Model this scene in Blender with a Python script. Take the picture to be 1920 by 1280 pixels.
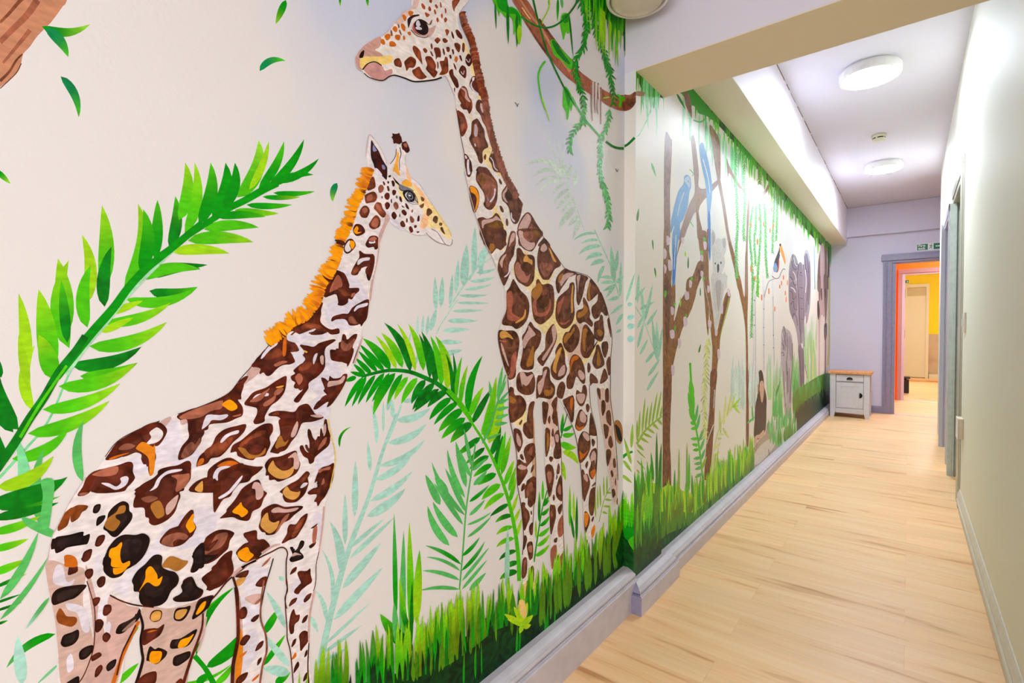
import bpy, bmesh, math, random
from mathutils import Vector, Matrix
D = bpy.data
for o in list(D.objects): D.objects.remove(o)
scene = bpy.context.scene
COL = scene.collection
PI = math.pi

# ------------------------------------------------------------------ camera
FPX, CAMH = 939.6, 1.05
YAW, PITCH, ROLL = map(math.radians, (38.358, .963, .043))
_f = Vector((-math.sin(YAW)*math.cos(PITCH), math.cos(YAW)*math.cos(PITCH), -math.sin(PITCH)))
_r0 = Vector((math.cos(YAW), math.sin(YAW), 0)); _u0 = _r0.cross(_f)
_r = _r0*math.cos(ROLL)+_u0*math.sin(ROLL); _u = _u0*math.cos(ROLL)-_r0*math.sin(ROLL)
CAM = Vector((0, 0, CAMH))
cd = D.cameras.new('camera'); cam = D.objects.new('camera', cd); COL.objects.link(cam)
cd.sensor_width = 36; cd.lens = 36*FPX/1920; cd.clip_start = .02; cd.clip_end = 100
m = Matrix((_r, _u, -_f)).transposed().to_4x4(); m.translation = CAM
cam.matrix_world = m
scene.camera = cam
# ------------------------------------------------------------------ world, exposure
SKY = 1.13          # sky fill let in by the added, unseen window behind the viewpoint
w = D.worlds.new('world'); scene.world = w; w.use_nodes = True
w.node_tree.nodes['Background'].inputs[0].default_value = (.86, .93, 1, 1)
w.node_tree.nodes['Background'].inputs[1].default_value = SKY
vs = scene.view_settings
vs.view_transform = 'Standard'; vs.look = 'None'; vs.gamma = 1; vs.use_curve_mapping = False
vs.exposure = 2.32
LAMP_FAR, LAMP_FILL, LAMP_ROOM = 36, 6.3, 48
pa = D.lights.new('fill_window_portal', 'AREA'); pa.shape = 'RECTANGLE'; pa.size = 2.8; pa.size_y = 1.7; pa.cycles.is_portal = True  # guides sky sampling through the added window
po = D.objects.new('fill_window_portal', pa); COL.objects.link(po); po.location = (.78, -2.68, 1.25); po.rotation_euler = (math.radians(-90), 0, math.radians(180))
# ------------------------------------------------------------------ materials
def lin(c):
    c = c/255
    return c/12.92 if c <= .04045 else ((c+.055)/1.055)**2.4
def rgb(t): return (lin(t[0]), lin(t[1]), lin(t[2]), 1)
def mat(name, c, rough=.6, noise=0, nscale=8, bump=0, bscale=200, metal=0, spec=.5, emit=0, c2=None):
    M = D.materials.new(name); M.use_nodes = True; nt = M.node_tree; N = nt.nodes; L = nt.links
    b = N['Principled BSDF']; b.inputs['Base Color'].default_value = rgb(c)
    b.inputs['Roughness'].default_value = rough; b.inputs['Metallic'].default_value = metal
    b.inputs['Specular IOR Level'].default_value = spec
    tc = N.new('ShaderNodeTexCoord')
    if noise or c2:
        n = N.new('ShaderNodeTexNoise'); n.inputs['Scale'].default_value = nscale; n.inputs['Detail'].default_value = 4
        L.new(tc.outputs['Object'], n.inputs['Vector'])
        mx = N.new('ShaderNodeMix'); mx.data_type = 'RGBA'
        a = c2 if c2 else tuple(x*(1-noise) for x in c)
        mx.inputs[6].default_value = rgb(c); mx.inputs[7].default_value = rgb(a)
        r = N.new('ShaderNodeMapRange'); r.inputs[1].default_value = .4; r.inputs[2].default_value = .65
        L.new(n.outputs[0], r.inputs[0]); L.new(r.outputs[0], mx.inputs[0]); L.new(mx.outputs[2], b.inputs['Base Color'])
    if bump:
        n = N.new('ShaderNodeTexNoise'); n.inputs['Scale'].default_value = bscale; n.inputs['Detail'].default_value = 3
        L.new(tc.outputs['Object'], n.inputs['Vector'])
        bp = N.new('ShaderNodeBump'); bp.inputs['Strength'].default_value = bump; bp.inputs['Distance'].default_value = .002
        L.new(n.outputs[0], bp.inputs['Height']); L.new(bp.outputs[0], b.inputs['Normal'])
    if emit:
        b.inputs['Emission Color'].default_value = rgb(c); b.inputs['Emission Strength'].default_value = emit
    return M
M_beam = mat('lilac_white_emulsion', (226, 221, 233), .6, bump=.1, bscale=150)
M_beam2 = mat('boxing_emulsion', (246, 238, 250), .5, bump=.1, bscale=150)
M_ceil = mat('ceiling_emulsion', (220, 217, 228), .6, bump=.1, bscale=120)
M_end = mat('lilac_emulsion', (222, 216, 236), .6, bump=.1, bscale=150)
M_right = mat('cream_emulsion', (236, 233, 216), .62, bump=.12, bscale=120)
M_hall = mat('hall_emulsion', (235, 232, 228), .7)
M_skirt = mat('lilac_gloss_skirting', (204, 196, 202), .42, noise=.04, nscale=20)
M_skirt_r = mat('cream_gloss_skirting', (222, 218, 206), .42, noise=.04, nscale=20)
M_frame = mat('mauve_gloss_frame', (150, 141, 168), .3, noise=.05, nscale=30)
M_frame2 = mat('mauve_brown_frame', (168, 140, 138), .35)
M_sage = mat('sage_gloss_frame', (196, 204, 192), .3, noise=.05, nscale=30)
M_sage2 = mat('olive_grey_frame', (172, 170, 148), .35, noise=.05, nscale=30)
M_lil = mat('pale_lilac_frame', (190, 190, 204), .3)
M_orange = mat('orange_emulsion', (255, 140, 10), .6)
M_yellow = mat('yellow_emulsion', (255, 222, 4), .6)
M_brownpaper = mat('brown_wallpaper', (176, 148, 118), .7, nscale=3, c2=(205, 182, 156))
M_whitedoor = mat('white_door', (232, 222, 200), .5)
M_white = mat('white_plastic', (238, 236, 232), .35)
M_cream = mat('cream_plastic', (226, 224, 196), .35)
M_creamface = mat('aged_opal_cover', (222, 212, 192), .35, noise=.06, nscale=15)
M_diff = mat('lit_diffuser', (228, 241, 255), .4, emit=1)
M_dark = mat('dark_metal', (30, 26, 24), .3, metal=.7)
M_black = mat('black_plastic', (22, 20, 18), .5)
M_cab = mat('pale_grey_painted_wood', (212, 207, 213), .45, noise=.03, nscale=30)
M_oak = mat('oiled_oak_top', (226, 156, 92), .4, nscale=30, c2=(208, 132, 66))
M_green = mat('sign_green', (10, 110, 70), .4)
M_signw = mat('sign_white', (238, 240, 236), .4)
M_metalstrip = mat('aluminium_strip', (220, 220, 222), .3, metal=.6)
def emis(M, s): M.node_tree.nodes['Principled BSDF'].inputs['Emission Strength'].default_value = s; return M
M_diff_far = emis(M_diff.copy(), LAMP_FAR); M_diff_far1 = emis(M_diff.copy(), LAMP_FAR*.68); M_diff_fill = emis(M_diff.copy(), LAMP_FILL); M_diff_room = emis(M_diff.copy(), LAMP_ROOM)

def floor_mat():
    M = D.materials.new('oak_plank_vinyl'); M.use_nodes = True; nt = M.node_tree; N = nt.nodes; L = nt.links
    b = N['Principled BSDF']; b.inputs['Roughness'].default_value = .42
    tc = N.new('ShaderNodeTexCoord')
    br = N.new('ShaderNodeTexBrick'); br.offset = .5
    br.inputs['Scale'].default_value = 1; br.inputs['Brick Width'].default_value = .95; br.inputs['Row Height'].default_value = .152
    br.inputs['Mortar Size'].default_value = .0008; br.inputs['Bias'].default_value = 0
    br.inputs['Color1'].default_value = (0, 0, 0, 1); br.inputs['Color2'].default_value = (1, 1, 1, 1); br.inputs['Mortar'].default_value = (.5, .5, .5, 1)
    L.new(tc.outputs['Object'], br.inputs['Vector'])
    # grain stretched along the boards (x), shifted per board
    mp = N.new('ShaderNodeMapping'); mp.inputs['Scale'].default_value = (2.0, 17, 1)
    ad = N.new('ShaderNodeVectorMath'); ad.operation = 'ADD'
    sc = N.new('ShaderNodeVectorMath'); sc.operation = 'SCALE'; sc.inputs['Scale'].default_value = 7.3
    L.new(br.outputs['Color'], sc.inputs[0]); L.new(tc.outputs['Object'], ad.inputs[0]); L.new(sc.outputs[0], ad.inputs[1])
    L.new(ad.outputs[0], mp.inputs['Vector'])
    n1 = N.new('ShaderNodeTexNoise'); n1.inputs['Scale'].default_value = 1; n1.inputs['Detail'].default_value = 6; n1.inputs['Distortion'].default_value = .6
    L.new(mp.outputs[0], n1.inputs['Vector'])
    mp2 = N.new('ShaderNodeMapping'); mp2.inputs['Scale'].default_value = (3, 110, 1); L.new(ad.outputs[0], mp2.inputs['Vector'])
    n2 = N.new('ShaderNodeTexNoise'); n2.inputs['Scale'].default_value = 1; n2.inputs['Detail'].default_value = 3; L.new(mp2.outputs[0], n2.inputs['Vector'])
    cr = N.new('ShaderNodeValToRGB'); e = cr.color_ramp.elements
    e[0].position = .35; e[0].color = rgb((255, 213, 160)); e[1].position = .74; e[1].color = rgb((202, 134, 76))
    x = cr.color_ramp.elements.new(.6); x.color = rgb((250, 200, 140))
    L.new(n1.outputs[0], cr.inputs[0])
    mx = N.new('ShaderNodeMix'); mx.data_type = 'RGBA'; mx.blend_type = 'MULTIPLY'; mx.inputs[0].default_value = 1
    r = N.new('ShaderNodeMapRange'); r.inputs[1].default_value = .3; r.inputs[2].default_value = .7; r.inputs[3].default_value = .95; r.inputs[4].default_value = 1.04
    L.new(n2.outputs[0], r.inputs[0]); L.new(cr.outputs[0], mx.inputs[6]); L.new(r.outputs[0], mx.inputs[7])
    mx2 = N.new('ShaderNodeMix'); mx2.data_type = 'RGBA'; mx2.blend_type = 'MULTIPLY'; mx2.inputs[0].default_value = 1
    r2 = N.new('ShaderNodeMapRange'); r2.inputs[3].default_value = .95; r2.inputs[4].default_value = 1.03
    L.new(br.outputs['Color'], r2.inputs[0]); L.new(mx.outputs[2], mx2.inputs[6]); L.new(r2.outputs[0], mx2.inputs[7])
    mx3 = N.new('ShaderNodeMix'); mx3.data_type = 'RGBA'; mx3.inputs[7].default_value = rgb((196, 158, 112))
    mm = N.new('ShaderNodeMath'); mm.operation = 'MULTIPLY'; mm.inputs[1].default_value = .3
    L.new(br.outputs['Fac'], mm.inputs[0]); L.new(mm.outputs[0], mx3.inputs[0]); L.new(mx2.outputs[2], mx3.inputs[6])
    L.new(mx3.outputs[2], b.inputs['Base Color'])
    return M
M_floor = floor_mat()

def mural_wall_mat(name, base, sky, amt, zlo, zhi, rough):
    """painted ground colour with soft pale blue sky patches higher up"""
    M = D.materials.new(name); M.use_nodes = True; nt = M.node_tree; N = nt.nodes; L = nt.links
    b = N['Principled BSDF']; b.inputs['Roughness'].default_value = rough
    tc = N.new('ShaderNodeTexCoord')
    n = N.new('ShaderNodeTexNoise'); n.inputs['Scale'].default_value = 2.2; n.inputs['Detail'].default_value = 2
    L.new(tc.outputs['Object'], n.inputs['Vector'])
    r = N.new('ShaderNodeMapRange'); r.inputs[1].default_value = .44; r.inputs[2].default_value = .58; L.new(n.outputs[0], r.inputs[0])
    sp = N.new('ShaderNodeSeparateXYZ'); L.new(tc.outputs['Object'], sp.inputs[0])
    z = N.new('ShaderNodeMapRange'); z.inputs[1].default_value = zlo; z.inputs[2].default_value = zhi; L.new(sp.outputs[2], z.inputs[0])
    m1 = N.new('ShaderNodeMath'); m1.operation = 'MULTIPLY'; L.new(r.outputs[0], m1.inputs[0]); L.new(z.outputs[0], m1.inputs[1])
    m2 = N.new('ShaderNodeMath'); m2.operation = 'MULTIPLY'; m2.inputs[1].default_value = amt; L.new(m1.outputs[0], m2.inputs[0])
    mx = N.new('ShaderNodeMix'); mx.data_type = 'RGBA'; mx.inputs[6].default_value = rgb(base); mx.inputs[7].default_value = rgb(sky)
    L.new(m2.outputs[0], mx.inputs[0]); L.new(mx.outputs[2], b.inputs['Base Color'])
    nb = N.new('ShaderNodeTexNoise'); nb.inputs['Scale'].default_value = 140; nb.inputs['Detail'].default_value = 3; L.new(tc.outputs['Object'], nb.inputs['Vector'])
    bp = N.new('ShaderNodeBump'); bp.inputs['Strength'].default_value = .18; bp.inputs['Distance'].default_value = .002
    L.new(nb.outputs[0], bp.inputs['Height']); L.new(bp.outputs[0], b.inputs['Normal'])
    return M
M_muralwall = mural_wall_mat('mural_ground_near', (230, 228, 228), (200, 210, 236), .95, 1.25, 1.75, .5)
M_muralwall_far = mural_wall_mat('mural_ground_far', (236, 231, 220), (224, 228, 236), .6, 1.2, 1.8, .48)
def paint_mat(name, rough, spec):
    M = D.materials.new(name); M.use_nodes = True; nt = M.node_tree; N = nt.nodes; L = nt.links
    b = N['Principled BSDF']; b.inputs['Roughness'].default_value = rough; b.inputs['Specular IOR Level'].default_value = spec
    at = N.new('ShaderNodeAttribute'); at.attribute_name = 'pigment'
    tc = N.new('ShaderNodeTexCoord')
    mp = N.new('ShaderNodeMapping'); mp.inputs['Scale'].default_value = (1, 60, 160); mp.inputs['Rotation'].default_value = (.7, 0, 0)
    L.new(tc.outputs['Object'], mp.inputs['Vector'])
    n = N.new('ShaderNodeTexNoise'); n.inputs['Scale'].default_value = 1; n.inputs['Detail'].default_value = 5; L.new(mp.outputs[0], n.inputs['Vector'])
    r = N.new('ShaderNodeMapRange'); r.inputs[1].default_value = .3; r.inputs[2].default_value = .7; r.inputs[3].default_value = .87; r.inputs[4].default_value = 1.12
    L.new(n.outputs[0], r.inputs[0])
    mx = N.new('ShaderNodeMix'); mx.data_type = 'RGBA'; mx.blend_type = 'MULTIPLY'; mx.inputs[0].default_value = 1
    L.new(at.outputs['Color'], mx.inputs[6]); L.new(r.outputs[0], mx.inputs[7]); 
    # thick dark pigment is blotchy: deeper and redder where it pooled, thinner where the brush dragged
    n2 = N.new('ShaderNodeTexNoise'); n2.inputs['Scale'].default_value = 34; n2.inputs['Detail'].default_value = 4; n2.inputs['Distortion'].default_value = 1.2
    L.new(tc.outputs['Object'], n2.inputs['Vector'])
    r2 = N.new('ShaderNodeMapRange'); r2.inputs[1].default_value = .35; r2.inputs[2].default_value = .68; r2.inputs[3].default_value = .5; r2.inputs[4].default_value = 1.9
    L.new(n2.outputs[0], r2.inputs[0])
    bw = N.new('ShaderNodeRGBToBW'); L.new(at.outputs['Color'], bw.inputs[0])
    r3 = N.new('ShaderNodeMapRange'); r3.inputs[1].default_value = .06; r3.inputs[2].default_value = .22; r3.inputs[3].default_value = 1; r3.inputs[4].default_value = .12
    L.new(bw.outputs[0], r3.inputs[0])
    m2 = N.new('ShaderNodeMix'); m2.data_type = 'RGBA'; m2.blend_type = 'MULTIPLY'
    L.new(r3.outputs[0], m2.inputs[0]); L.new(mx.outputs[2], m2.inputs[6]); L.new(r2.outputs[0], m2.inputs[7]); L.new(m2.outputs[2], b.inputs['Base Color'])
    return M
M_paint = paint_mat('mural_paint', .45, .12); M_paint_far = paint_mat('mural_paint_satin', .46, .35)

# ------------------------------------------------------------------ mesh helpers
def obj(name, bm, m, parent=None, smooth=False, label=None):
    me = D.meshes.new(name)
    bmesh.ops.recalc_face_normals(bm, faces=bm.faces)
    bm.to_mesh(me); bm.free()
    for p in me.polygons: p.use_smooth = smooth
    me.materials.append(m)
    o = D.objects.new(name, me); COL.objects.link(o)
    if parent: o.parent = parent; o.matrix_parent_inverse = Matrix.Translation(-parent.location)
    if label: o['label'] = label
    return o
def box(bm, x0, x1, y0, y1, z0, z1, bev=0):
    vs_ = [bm.verts.new(p) for p in ((x0,y0,z0),(x1,y0,z0),(x1,y1,z0),(x0,y1,z0),(x0,y0,z1),(x1,y0,z1),(x1,y1,z1),(x0,y1,z1))]
    fs = [bm.faces.new([vs_[i] for i in q]) for q in ((0,3,2,1),(4,5,6,7),(0,1,5,4),(1,2,6,5),(2,3,7,6),(3,0,4,7))]
    if bev:
        es = list({e for f in fs for e in f.edges})
        bmesh.ops.bevel(bm, geom=es, offset=bev, segments=2, affect='EDGES', profile=.5)
    return bm
def B(*boxes, bev=0):
    bm = bmesh.new()
    for b in boxes: box(bm, *b, bev=bev)
    return bm
def sweep(bm, prof, p0, p1, nrm, m0=0, m1=0):
    """extrude a profile [(out, z)] from p0 to p1 (xy); nrm = xy direction the profile sticks out; m0/m1 mitre slopes"""
    d = Vector((p1[0]-p0[0], p1[1]-p0[1])).normalized(); A = []; Bq = []
    for o_, z in prof:
        A.append(bm.verts.new((p0[0]+nrm[0]*o_+d.x*m0*o_, p0[1]+nrm[1]*o_+d.y*m0*o_, z)))
        Bq.append(bm.verts.new((p1[0]+nrm[0]*o_+d.x*m1*o_, p1[1]+nrm[1]*o_+d.y*m1*o_, z)))
    for i in range(len(prof)-1): bm.faces.new((A[i], A[i+1], Bq[i+1], Bq[i]))
    bm.faces.new(A); bm.faces.new(list(reversed(Bq)))
def lathe(bm, prof, cx, cy, n=48, sx=1, sy=1):
    rings = []
    for r, z in prof:
        if r < 1e-6: rings.append([bm.verts.new((cx, cy, z))])
        else: rings.append([bm.verts.new((cx+r*sx*math.cos(2*PI*i/n), cy+r*sy*math.sin(2*PI*i/n), z)) for i in range(n)])
    for a, b in zip(rings, rings[1:]):
        if len(a) == 1 and len(b) == 1: continue
        for i in range(n):
            j = (i+1) % n
            if len(a) == 1: bm.faces.new((a[0], b[i], b[j]))
            elif len(b) == 1: bm.faces.new((a[i], a[j], b[0]))
            else: bm.faces.new((a[i], a[j], b[j], b[i]))
def struct(name, bm, m, smooth=False):
    o = obj(name, bm, m, smooth=smooth); o['kind'] = 'structure'; return o
def thing(name, label, cat, loc=(0,0,0), group=None, kind=None):
    o = D.objects.new(name, None); COL.objects.link(o); o.location = loc; o.empty_display_size = .05
    if kind: o['kind'] = kind
    else:
        o['label'] = label; o['category'] = cat
    if group: o['group'] = group
    return o

# ------------------------------------------------------------------ room shell
XN, XP, XF, XR = -.8685, -.8225, -.8502, .247
Y1, Y2_, YE = 1.7966, 2.0737, 8.1757
ZC, ZS, ZB, ZN = 2.729, 2.2608, 2.0474, 2.26
XB = -.666
struct('floor', B((-1.1, 2.7, -2.8, 16.1, -.1, 0)), M_floor)
struct('wall_left', B((XN-.15, XN, -2.7, Y1+.02, 0, 2.9)), M_muralwall)
struct('wall_left_pilaster', B((XP-.15, XP, Y1, Y2_, 0, ZB)), M_muralwall_far)
struct('wall_left_far', B((XF-.15, XF, Y2_, YE+.02, 0, 2.9)), M_muralwall_far)
struct('trim_1', B((XN, 2.5, Y1, Y2_, ZB, 2.95)), M_beam)                       # cross beam
struct('trim_2', B((XF, XB, Y2_, YE, ZS, ZC)), M_beam2)                          # boxing along the mural wall
M_soffit_shade = mat('soffit_shade_tint', (236, 220, 190), .6, bump=.1, bscale=150)
struct('trim_7', B((XP-.02, 2.5, Y1+.001, Y2_-.001, ZB-.003, ZB)), M_soffit_shade)  # thin sheet: warm floor bounce and shade under the beam put into its colour
struct('trim_8', B((XF, XB-.001, Y2_, YE, ZS-.003, ZS)), mat('pale_soffit_shade_tint', (246, 240, 222), .6, bump=.1, bscale=150))  # boxing underside likewise, its beige shade painted in as a paler tint
struct('ceiling', B((XF-.1, 1.6, Y2_, YE+.05, ZC, ZC+.1)), M_ceil)
struct('ceiling_hall', B((XN-.1, 2.5, -2.8, Y1, ZN, ZN+.1)), M_ceil)
struct('wall_hall_back', B((XN-.1, -.65, -2.8, -2.7, 0, 2.3), (2.2, 2.6, -2.8, -2.7, 0, 2.3), (-.65, 2.2, -2.8, -2.7, 0, .4), (-.65, 2.2, -2.8, -2.7, 2.12, 2.3)), M_hall)
struct('fill_window_1', B((-.65, 2.2, -2.79, -2.74, .4, .46), (-.65, 2.2, -2.79, -2.74, 2.06, 2.12), (-.65, -.59, -2.79, -2.74, .46, 2.06), (2.14, 2.2, -2.79, -2.74, .46, 2.06), (.75, .8, -2.79, -2.74, .46, 2.06)), M_white)  # unseen window, added to send cool fill down the corridor
struct('wall_hall_right', B((2.4, 2.5, -2.7, 1.1, 0, 2.3)), M_hall)  # unseen hall, opened wide so the added lamps light the mural wall evenly
struct('wall_hall_front', B((XR+.0, 2.5, 1.1, 1.2, 0, 2.3)), M_hall)
# right wall with its two door openings
T = .12
struct('wall_right', B((XR, XR+T, 1.2, 4.22, 0, 2.95), (XR, XR+T, 4.22, 4.93, 2.04, 2.95), (XR, XR+T, 4.93, 5.36, 0, 2.95),
                       (XR, XR+T, 5.36, 6.12, 2.03, 2.95), (XR, XR+T, 6.12, 6.92, 0, 2.95)), M_right)
struct('wall_side_room', B((XR+T, 1.5, 3.1, 3.2, 0, 2.8), (XR+T, 1.5, 6.82, 6.92, 0, 2.8), (1.5, 1.6, 3.1, YE, 0, 2.9), (XR+T, 1.5, 5.1, 5.2, 0, 2.8)), M_hall)
struct('ceiling_side_room', B((XR+T, 1.5, 3.2, 6.82, 2.5, 2.6)), M_ceil)
# end wall with doorway
DX0, DX1, DZ = -.165, .66, 1.985
struct('wall_end', B((XF-.1, DX0, YE, YE+.12, 0, 2.9), (DX1, 1.6, YE, YE+.12, 0, 2.9), (DX0, DX1, YE, YE+.12, DZ, 2.9)), M_end)
struct('trim_3', B((XB, 1.5, YE-.075, YE+.01, 2.342, ZC)), M_end)                # deeper band over the end wall
# lobby and yellow room beyond
L2 = 9.95
struct('wall_lobby_left', B((-.62, -.5, YE+.12, L2, 0, 2.6)), M_orange)
struct('wall_lobby_right', B((1.3, 1.42, YE+.12, L2, 0, 2.6)), M_orange)
struct('ceiling_lobby', B((-.62, 1.42, YE+.12, L2, 2.5, 2.6)), M_ceil)
struct('wall_lobby_end', B((-.62, -.09, L2, L2+.1, 0, 2.6), (.74, 1.42, L2, L2+.1, 0, 2.6), (-.09, .74, L2, L2+.1, 1.99, 2.6)), M_orange)
YR = 15.2
struct('wall_yellow_end', B((-1.0, 2.6, YR, YR+.1, 1.035, 3.4)), M_yellow)
struct('trim_4', B((-1.0, 2.6, YR-.004, YR+.1, 0, 1.035)), M_brownpaper)
struct('wall_yellow_left', B((-1.1, -1.0, L2+.1, YR, 0, 3.4)), M_yellow)
struct('wall_yellow_right', B((2.5, 2.6, L2+.1, YR, 0, 3.4)), M_yellow)
struct('wall_yellow_front', B((-1.0, -.62, L2, L2+.1, 0, 3.4), (1.42, 2.6, L2, L2+.1, 0, 3.4), (-1, 2.6, L2+.1, L2+.12, 2.6, 3.4)), M_yellow)
struct('ceiling_yellow_room', B((-1.1, 2.6, L2, YR+.1, 2.95, 3.05)), M_ceil)
struct('baseboard_far', B((-1, -.05, YR-.03, YR-.004, 0, .1), (.38, 2.5, YR-.03, YR-.004, 0, .1)), M_whitedoor)
struct('trim_5', B((-1, 2.5, 14.05, 14.35, 0, .012)), M_oak)

M_crack = mat('open_joint', (120, 96, 90), .8)
bm = bmesh.new(); rc = random.Random(3); yy = Y2_+.02
while yy < YE-.15:
    l_ = rc.uniform(.08, .4); w_ = rc.uniform(.0015, .005)
    box(bm, XB-.001, XB+w_, yy, yy+l_, ZC-.002, ZC+.001); yy += l_+rc.uniform(.0, .1)
box(bm, XB, 1.4, YE-.078, YE-.075, ZC-.002, ZC+.001)
struct('trim_6', bm, M_crack)
# ------------------------------------------------------------------ skirting boards
def skprof(t, hf, ht, back):
    # plain face, bead, then ogee rising to the wall; t = depth of the face, back = depth where the top ends
    P = [(0, 0), (t, 0), (t, hf-.003), (t-.003, hf), (t-.009, hf), (t-.0095, hf+.002)]
    r = .008
    for k in range(7): a = -PI/2+k*PI/6; P.append((t-.0175+r*math.cos(a)*1, hf+.002+r+r*math.sin(a)))
    x0 = t-.0175; z0 = hf+.002+2*r
    for k in range(1, 6):
        q = k/5; P.append((x0+(back-x0)*q, z0+(ht+.004-z0)*(q**.6 if q < 1 else 1)))
    return P+[(0, ht+.004)]
bm = bmesh.new(); sweep(bm, skprof(.0647, .108, .136, .022), (XN, -2.7), (XN, Y1-.0), (1, 0), 0, 0)
struct('baseboard_left', bm, M_skirt)
bm = bmesh.new()
sweep(bm, skprof(.0591, .070, .100, .016), (XP, Y1), (XP, Y2_), (1, 0), -1, 1)
struct('baseboard_pilaster', bm, M_skirt)
bm = bmesh.new()
sweep(bm, skprof(.0591, .070, .100, .016), (XN+.02, Y1), (XP, Y1), (0, -1), 0, 1)
struct('baseboard_pilaster_return', bm, M_frame)
bm = bmesh.new(); sweep(bm, skprof(.0673, .056, .084, .022), (XF, Y2_), (XF, YE), (1, 0))
struct('baseboard_left_far', bm, M_skirt)
bm = bmesh.new(); sweep(bm, [(0, 0), (.006, 0), (.006, .056), (.016, .062), (.016, .078), (.011, .084), (.013, .1), (.008, .12), (.003, .134), (0, .136)], (XR, 3.93), (XR, 1.2), (-1, 0))
struct('baseboard_right', bm, M_skirt_r)
bm = bmesh.new(); sweep(bm, [(0, 0), (.02, 0), (.02, .075), (.008, .09), (0, .092)], (XF, YE), (-.268, YE), (0, -1))
struct('baseboard_end', bm, M_frame)

# ------------------------------------------------------------------ doorways
d = thing('door_1', None, None, (.2, YE, 0), kind='structure')
obj('architrave', B((-.268, -.228, YE-.03, YE, 0, 2.0), (-.228, DX0-.012, YE-.022, YE, 0, 2.0), (-.246, -.236, YE-.036, YE, 0, 2.0), (DX1, DX1+.08, YE-.03, YE, 0, 2.0), bev=.002), M_frame, d)
obj('door_head', B((-.29, DX1+.12, YE-.045, YE, 1.99, 2.05), (-.285, DX1+.11, YE-.03, YE, 2.05, 2.075), (-.19, DX1+.04, YE-.02, YE, 1.96, 1.99), bev=.003), M_frame, d)
obj('door_lining', B((DX0-.012, DX0+.028, YE-.004, YE+.14, 0, DZ), (DX1-.028, DX1, YE-.004, YE+.14, 0, DZ), (DX0, DX1, YE-.004, YE+.14, DZ-.03, DZ)), M_frame, d)
obj('threshold_strip', B((DX0+.028, DX1-.028, YE-.015, YE+.03, 0, .006), bev=.002), M_metalstrip, d)
d = thing('door_2', None, None, (.2, L2, 0), kind='structure')
obj('architrave', B((-.135, -.105, L2-.03, L2, 0, 2.045), (-.105, -.086, L2-.02, L2, 0, 2.04), (.73, .79, L2-.03, L2, 0, 2.045), (-.137, .792, L2-.033, L2, 1.985, 2.047)), M_frame2, d)
obj('door_lining', B((-.09, -.05, L2-.004, L2+.12, 0, 1.96), (.7, .74, L2-.004, L2+.12, 0, 1.96), (-.09, .74, L2-.004, L2+.12, 1.96, 1.99)), M_lil, d)
obj('threshold_strip', B((-.05, .7, L2-.01, L2+.035, 0, .006), bev=.002), M_metalstrip, d)
obj('strike_plate', B((-.051, -.047, L2+.02, L2+.045, .98, 1.1), (-.051, -.047, L2+.02, L2+.045, 1.6, 1.74)), M_dark, d)
d = thing('door_3', None, None, (.247, 4.6, 0), kind='structure')
obj('architrave', B((XR-.003, XR, 3.93, 4.222, 0, 2.1), (XR-.006, XR, 4.0, 4.06, 0, 2.1), (XR-.005, XR, 4.222, 4.96, 2.04, 2.1), bev=.002), M_sage2, d)
obj('door_lining', B((XR-.016, XR+.012, 4.885, 4.95, 0, 2.0), (XR+.012, XR+.022, 4.875, 4.95, 0, 2.0), (XR+.022, XR+.12, 4.895, 4.95, 0, 2.0), (XR+.05, XR+.062, 4.88, 4.9, 0, 2.0), bev=.002), M_sage, d)
obj('door_lining_head', B((XR, XR+.12, 4.22, 4.95, 2.0, 2.045)), M_sage2, d)
d = thing('door_4', None, None, (.247, 5.7, 0), kind='structure')
obj('architrave', B((XR-.006, XR, 5.29, 5.37, 0, 2.08), (XR-.006, XR, 5.29, 6.13, 2.02, 2.08), bev=.002), M_lil, d)
obj('door_lining', B((XR-.02, XR+.012, 6.09, 6.14, 0, 2.05), (XR+.012, XR+.12, 6.1, 6.14, 0, 2.03), (XR, XR+.12, 5.36, 6.1, 2.0, 2.03), bev=.002), M_lil, d)
d = thing('door_5', None, None, (.13, YR, 0), kind='structure')
obj('door_leaf', B((-.04, .31, YR-.02, YR+.001, .02, 2.13)), M_whitedoor, d)
obj('door_panel_head', B((-.04, .31, YR-.024, YR-.018, 1.93, 2.13)), mat('beige_overpanel', (206, 188, 150), .5), d)  # upper part of the leaf in a darker beige
obj('architrave', B((.31, .365, YR-.05, YR, 0, 2.2), (-.1, -.04, YR-.05, YR, 0, 2.2), (-.102, .367, YR-.053, YR, 2.13, 2.202)), M_whitedoor, d)

# ------------------------------------------------------------------ lights
def ceiling_light(x, y, zc, r, lit, label, group=None, h=.062):
    t = thing('ceiling_light', label, 'ceiling light', (x, y, zc), group)
    bm = bmesh.new(); lathe(bm, [(0, zc-.001), (r*.93, zc-.001), (r*.93, zc-.012), (r, zc-.016), (r, zc-h+.008), (r*.985, zc-h), (r*.93, zc-h), (r*.93, zc-h+.006), (0, zc-h+.006)], x, y)
    obj('housing', bm, M_white, t, smooth=False)
    bm = bmesh.new(); lathe(bm, [(r*.93, zc-h+.004), (r*.92, zc-h+.002), (r*.6, zc-h), (0, zc-h)], x, y)
    obj('diffuser', bm, lit, t, smooth=True)
    return t
ceiling_light(-.211, 3.92, ZC, .165, M_diff_far1, 'round white ceiling light, the nearer and larger of the two lit ones')
ceiling_light(-.212, 6.19, ZC, .155, M_diff_far, 'round white ceiling light, the farther of the two lit ones, beyond the smoke detector')
for (x, y, lb_) in ((1.0, .15, 'added unseen fill light on the hall ceiling, nearer the corridor'), (1.0, -1.4, 'added unseen fill light on the hall ceiling, nearer the added window')):
    ceiling_light(x, y, ZN, .17, M_diff_fill, lb_)  # out-of-view lamps added to brighten the near mural
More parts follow.
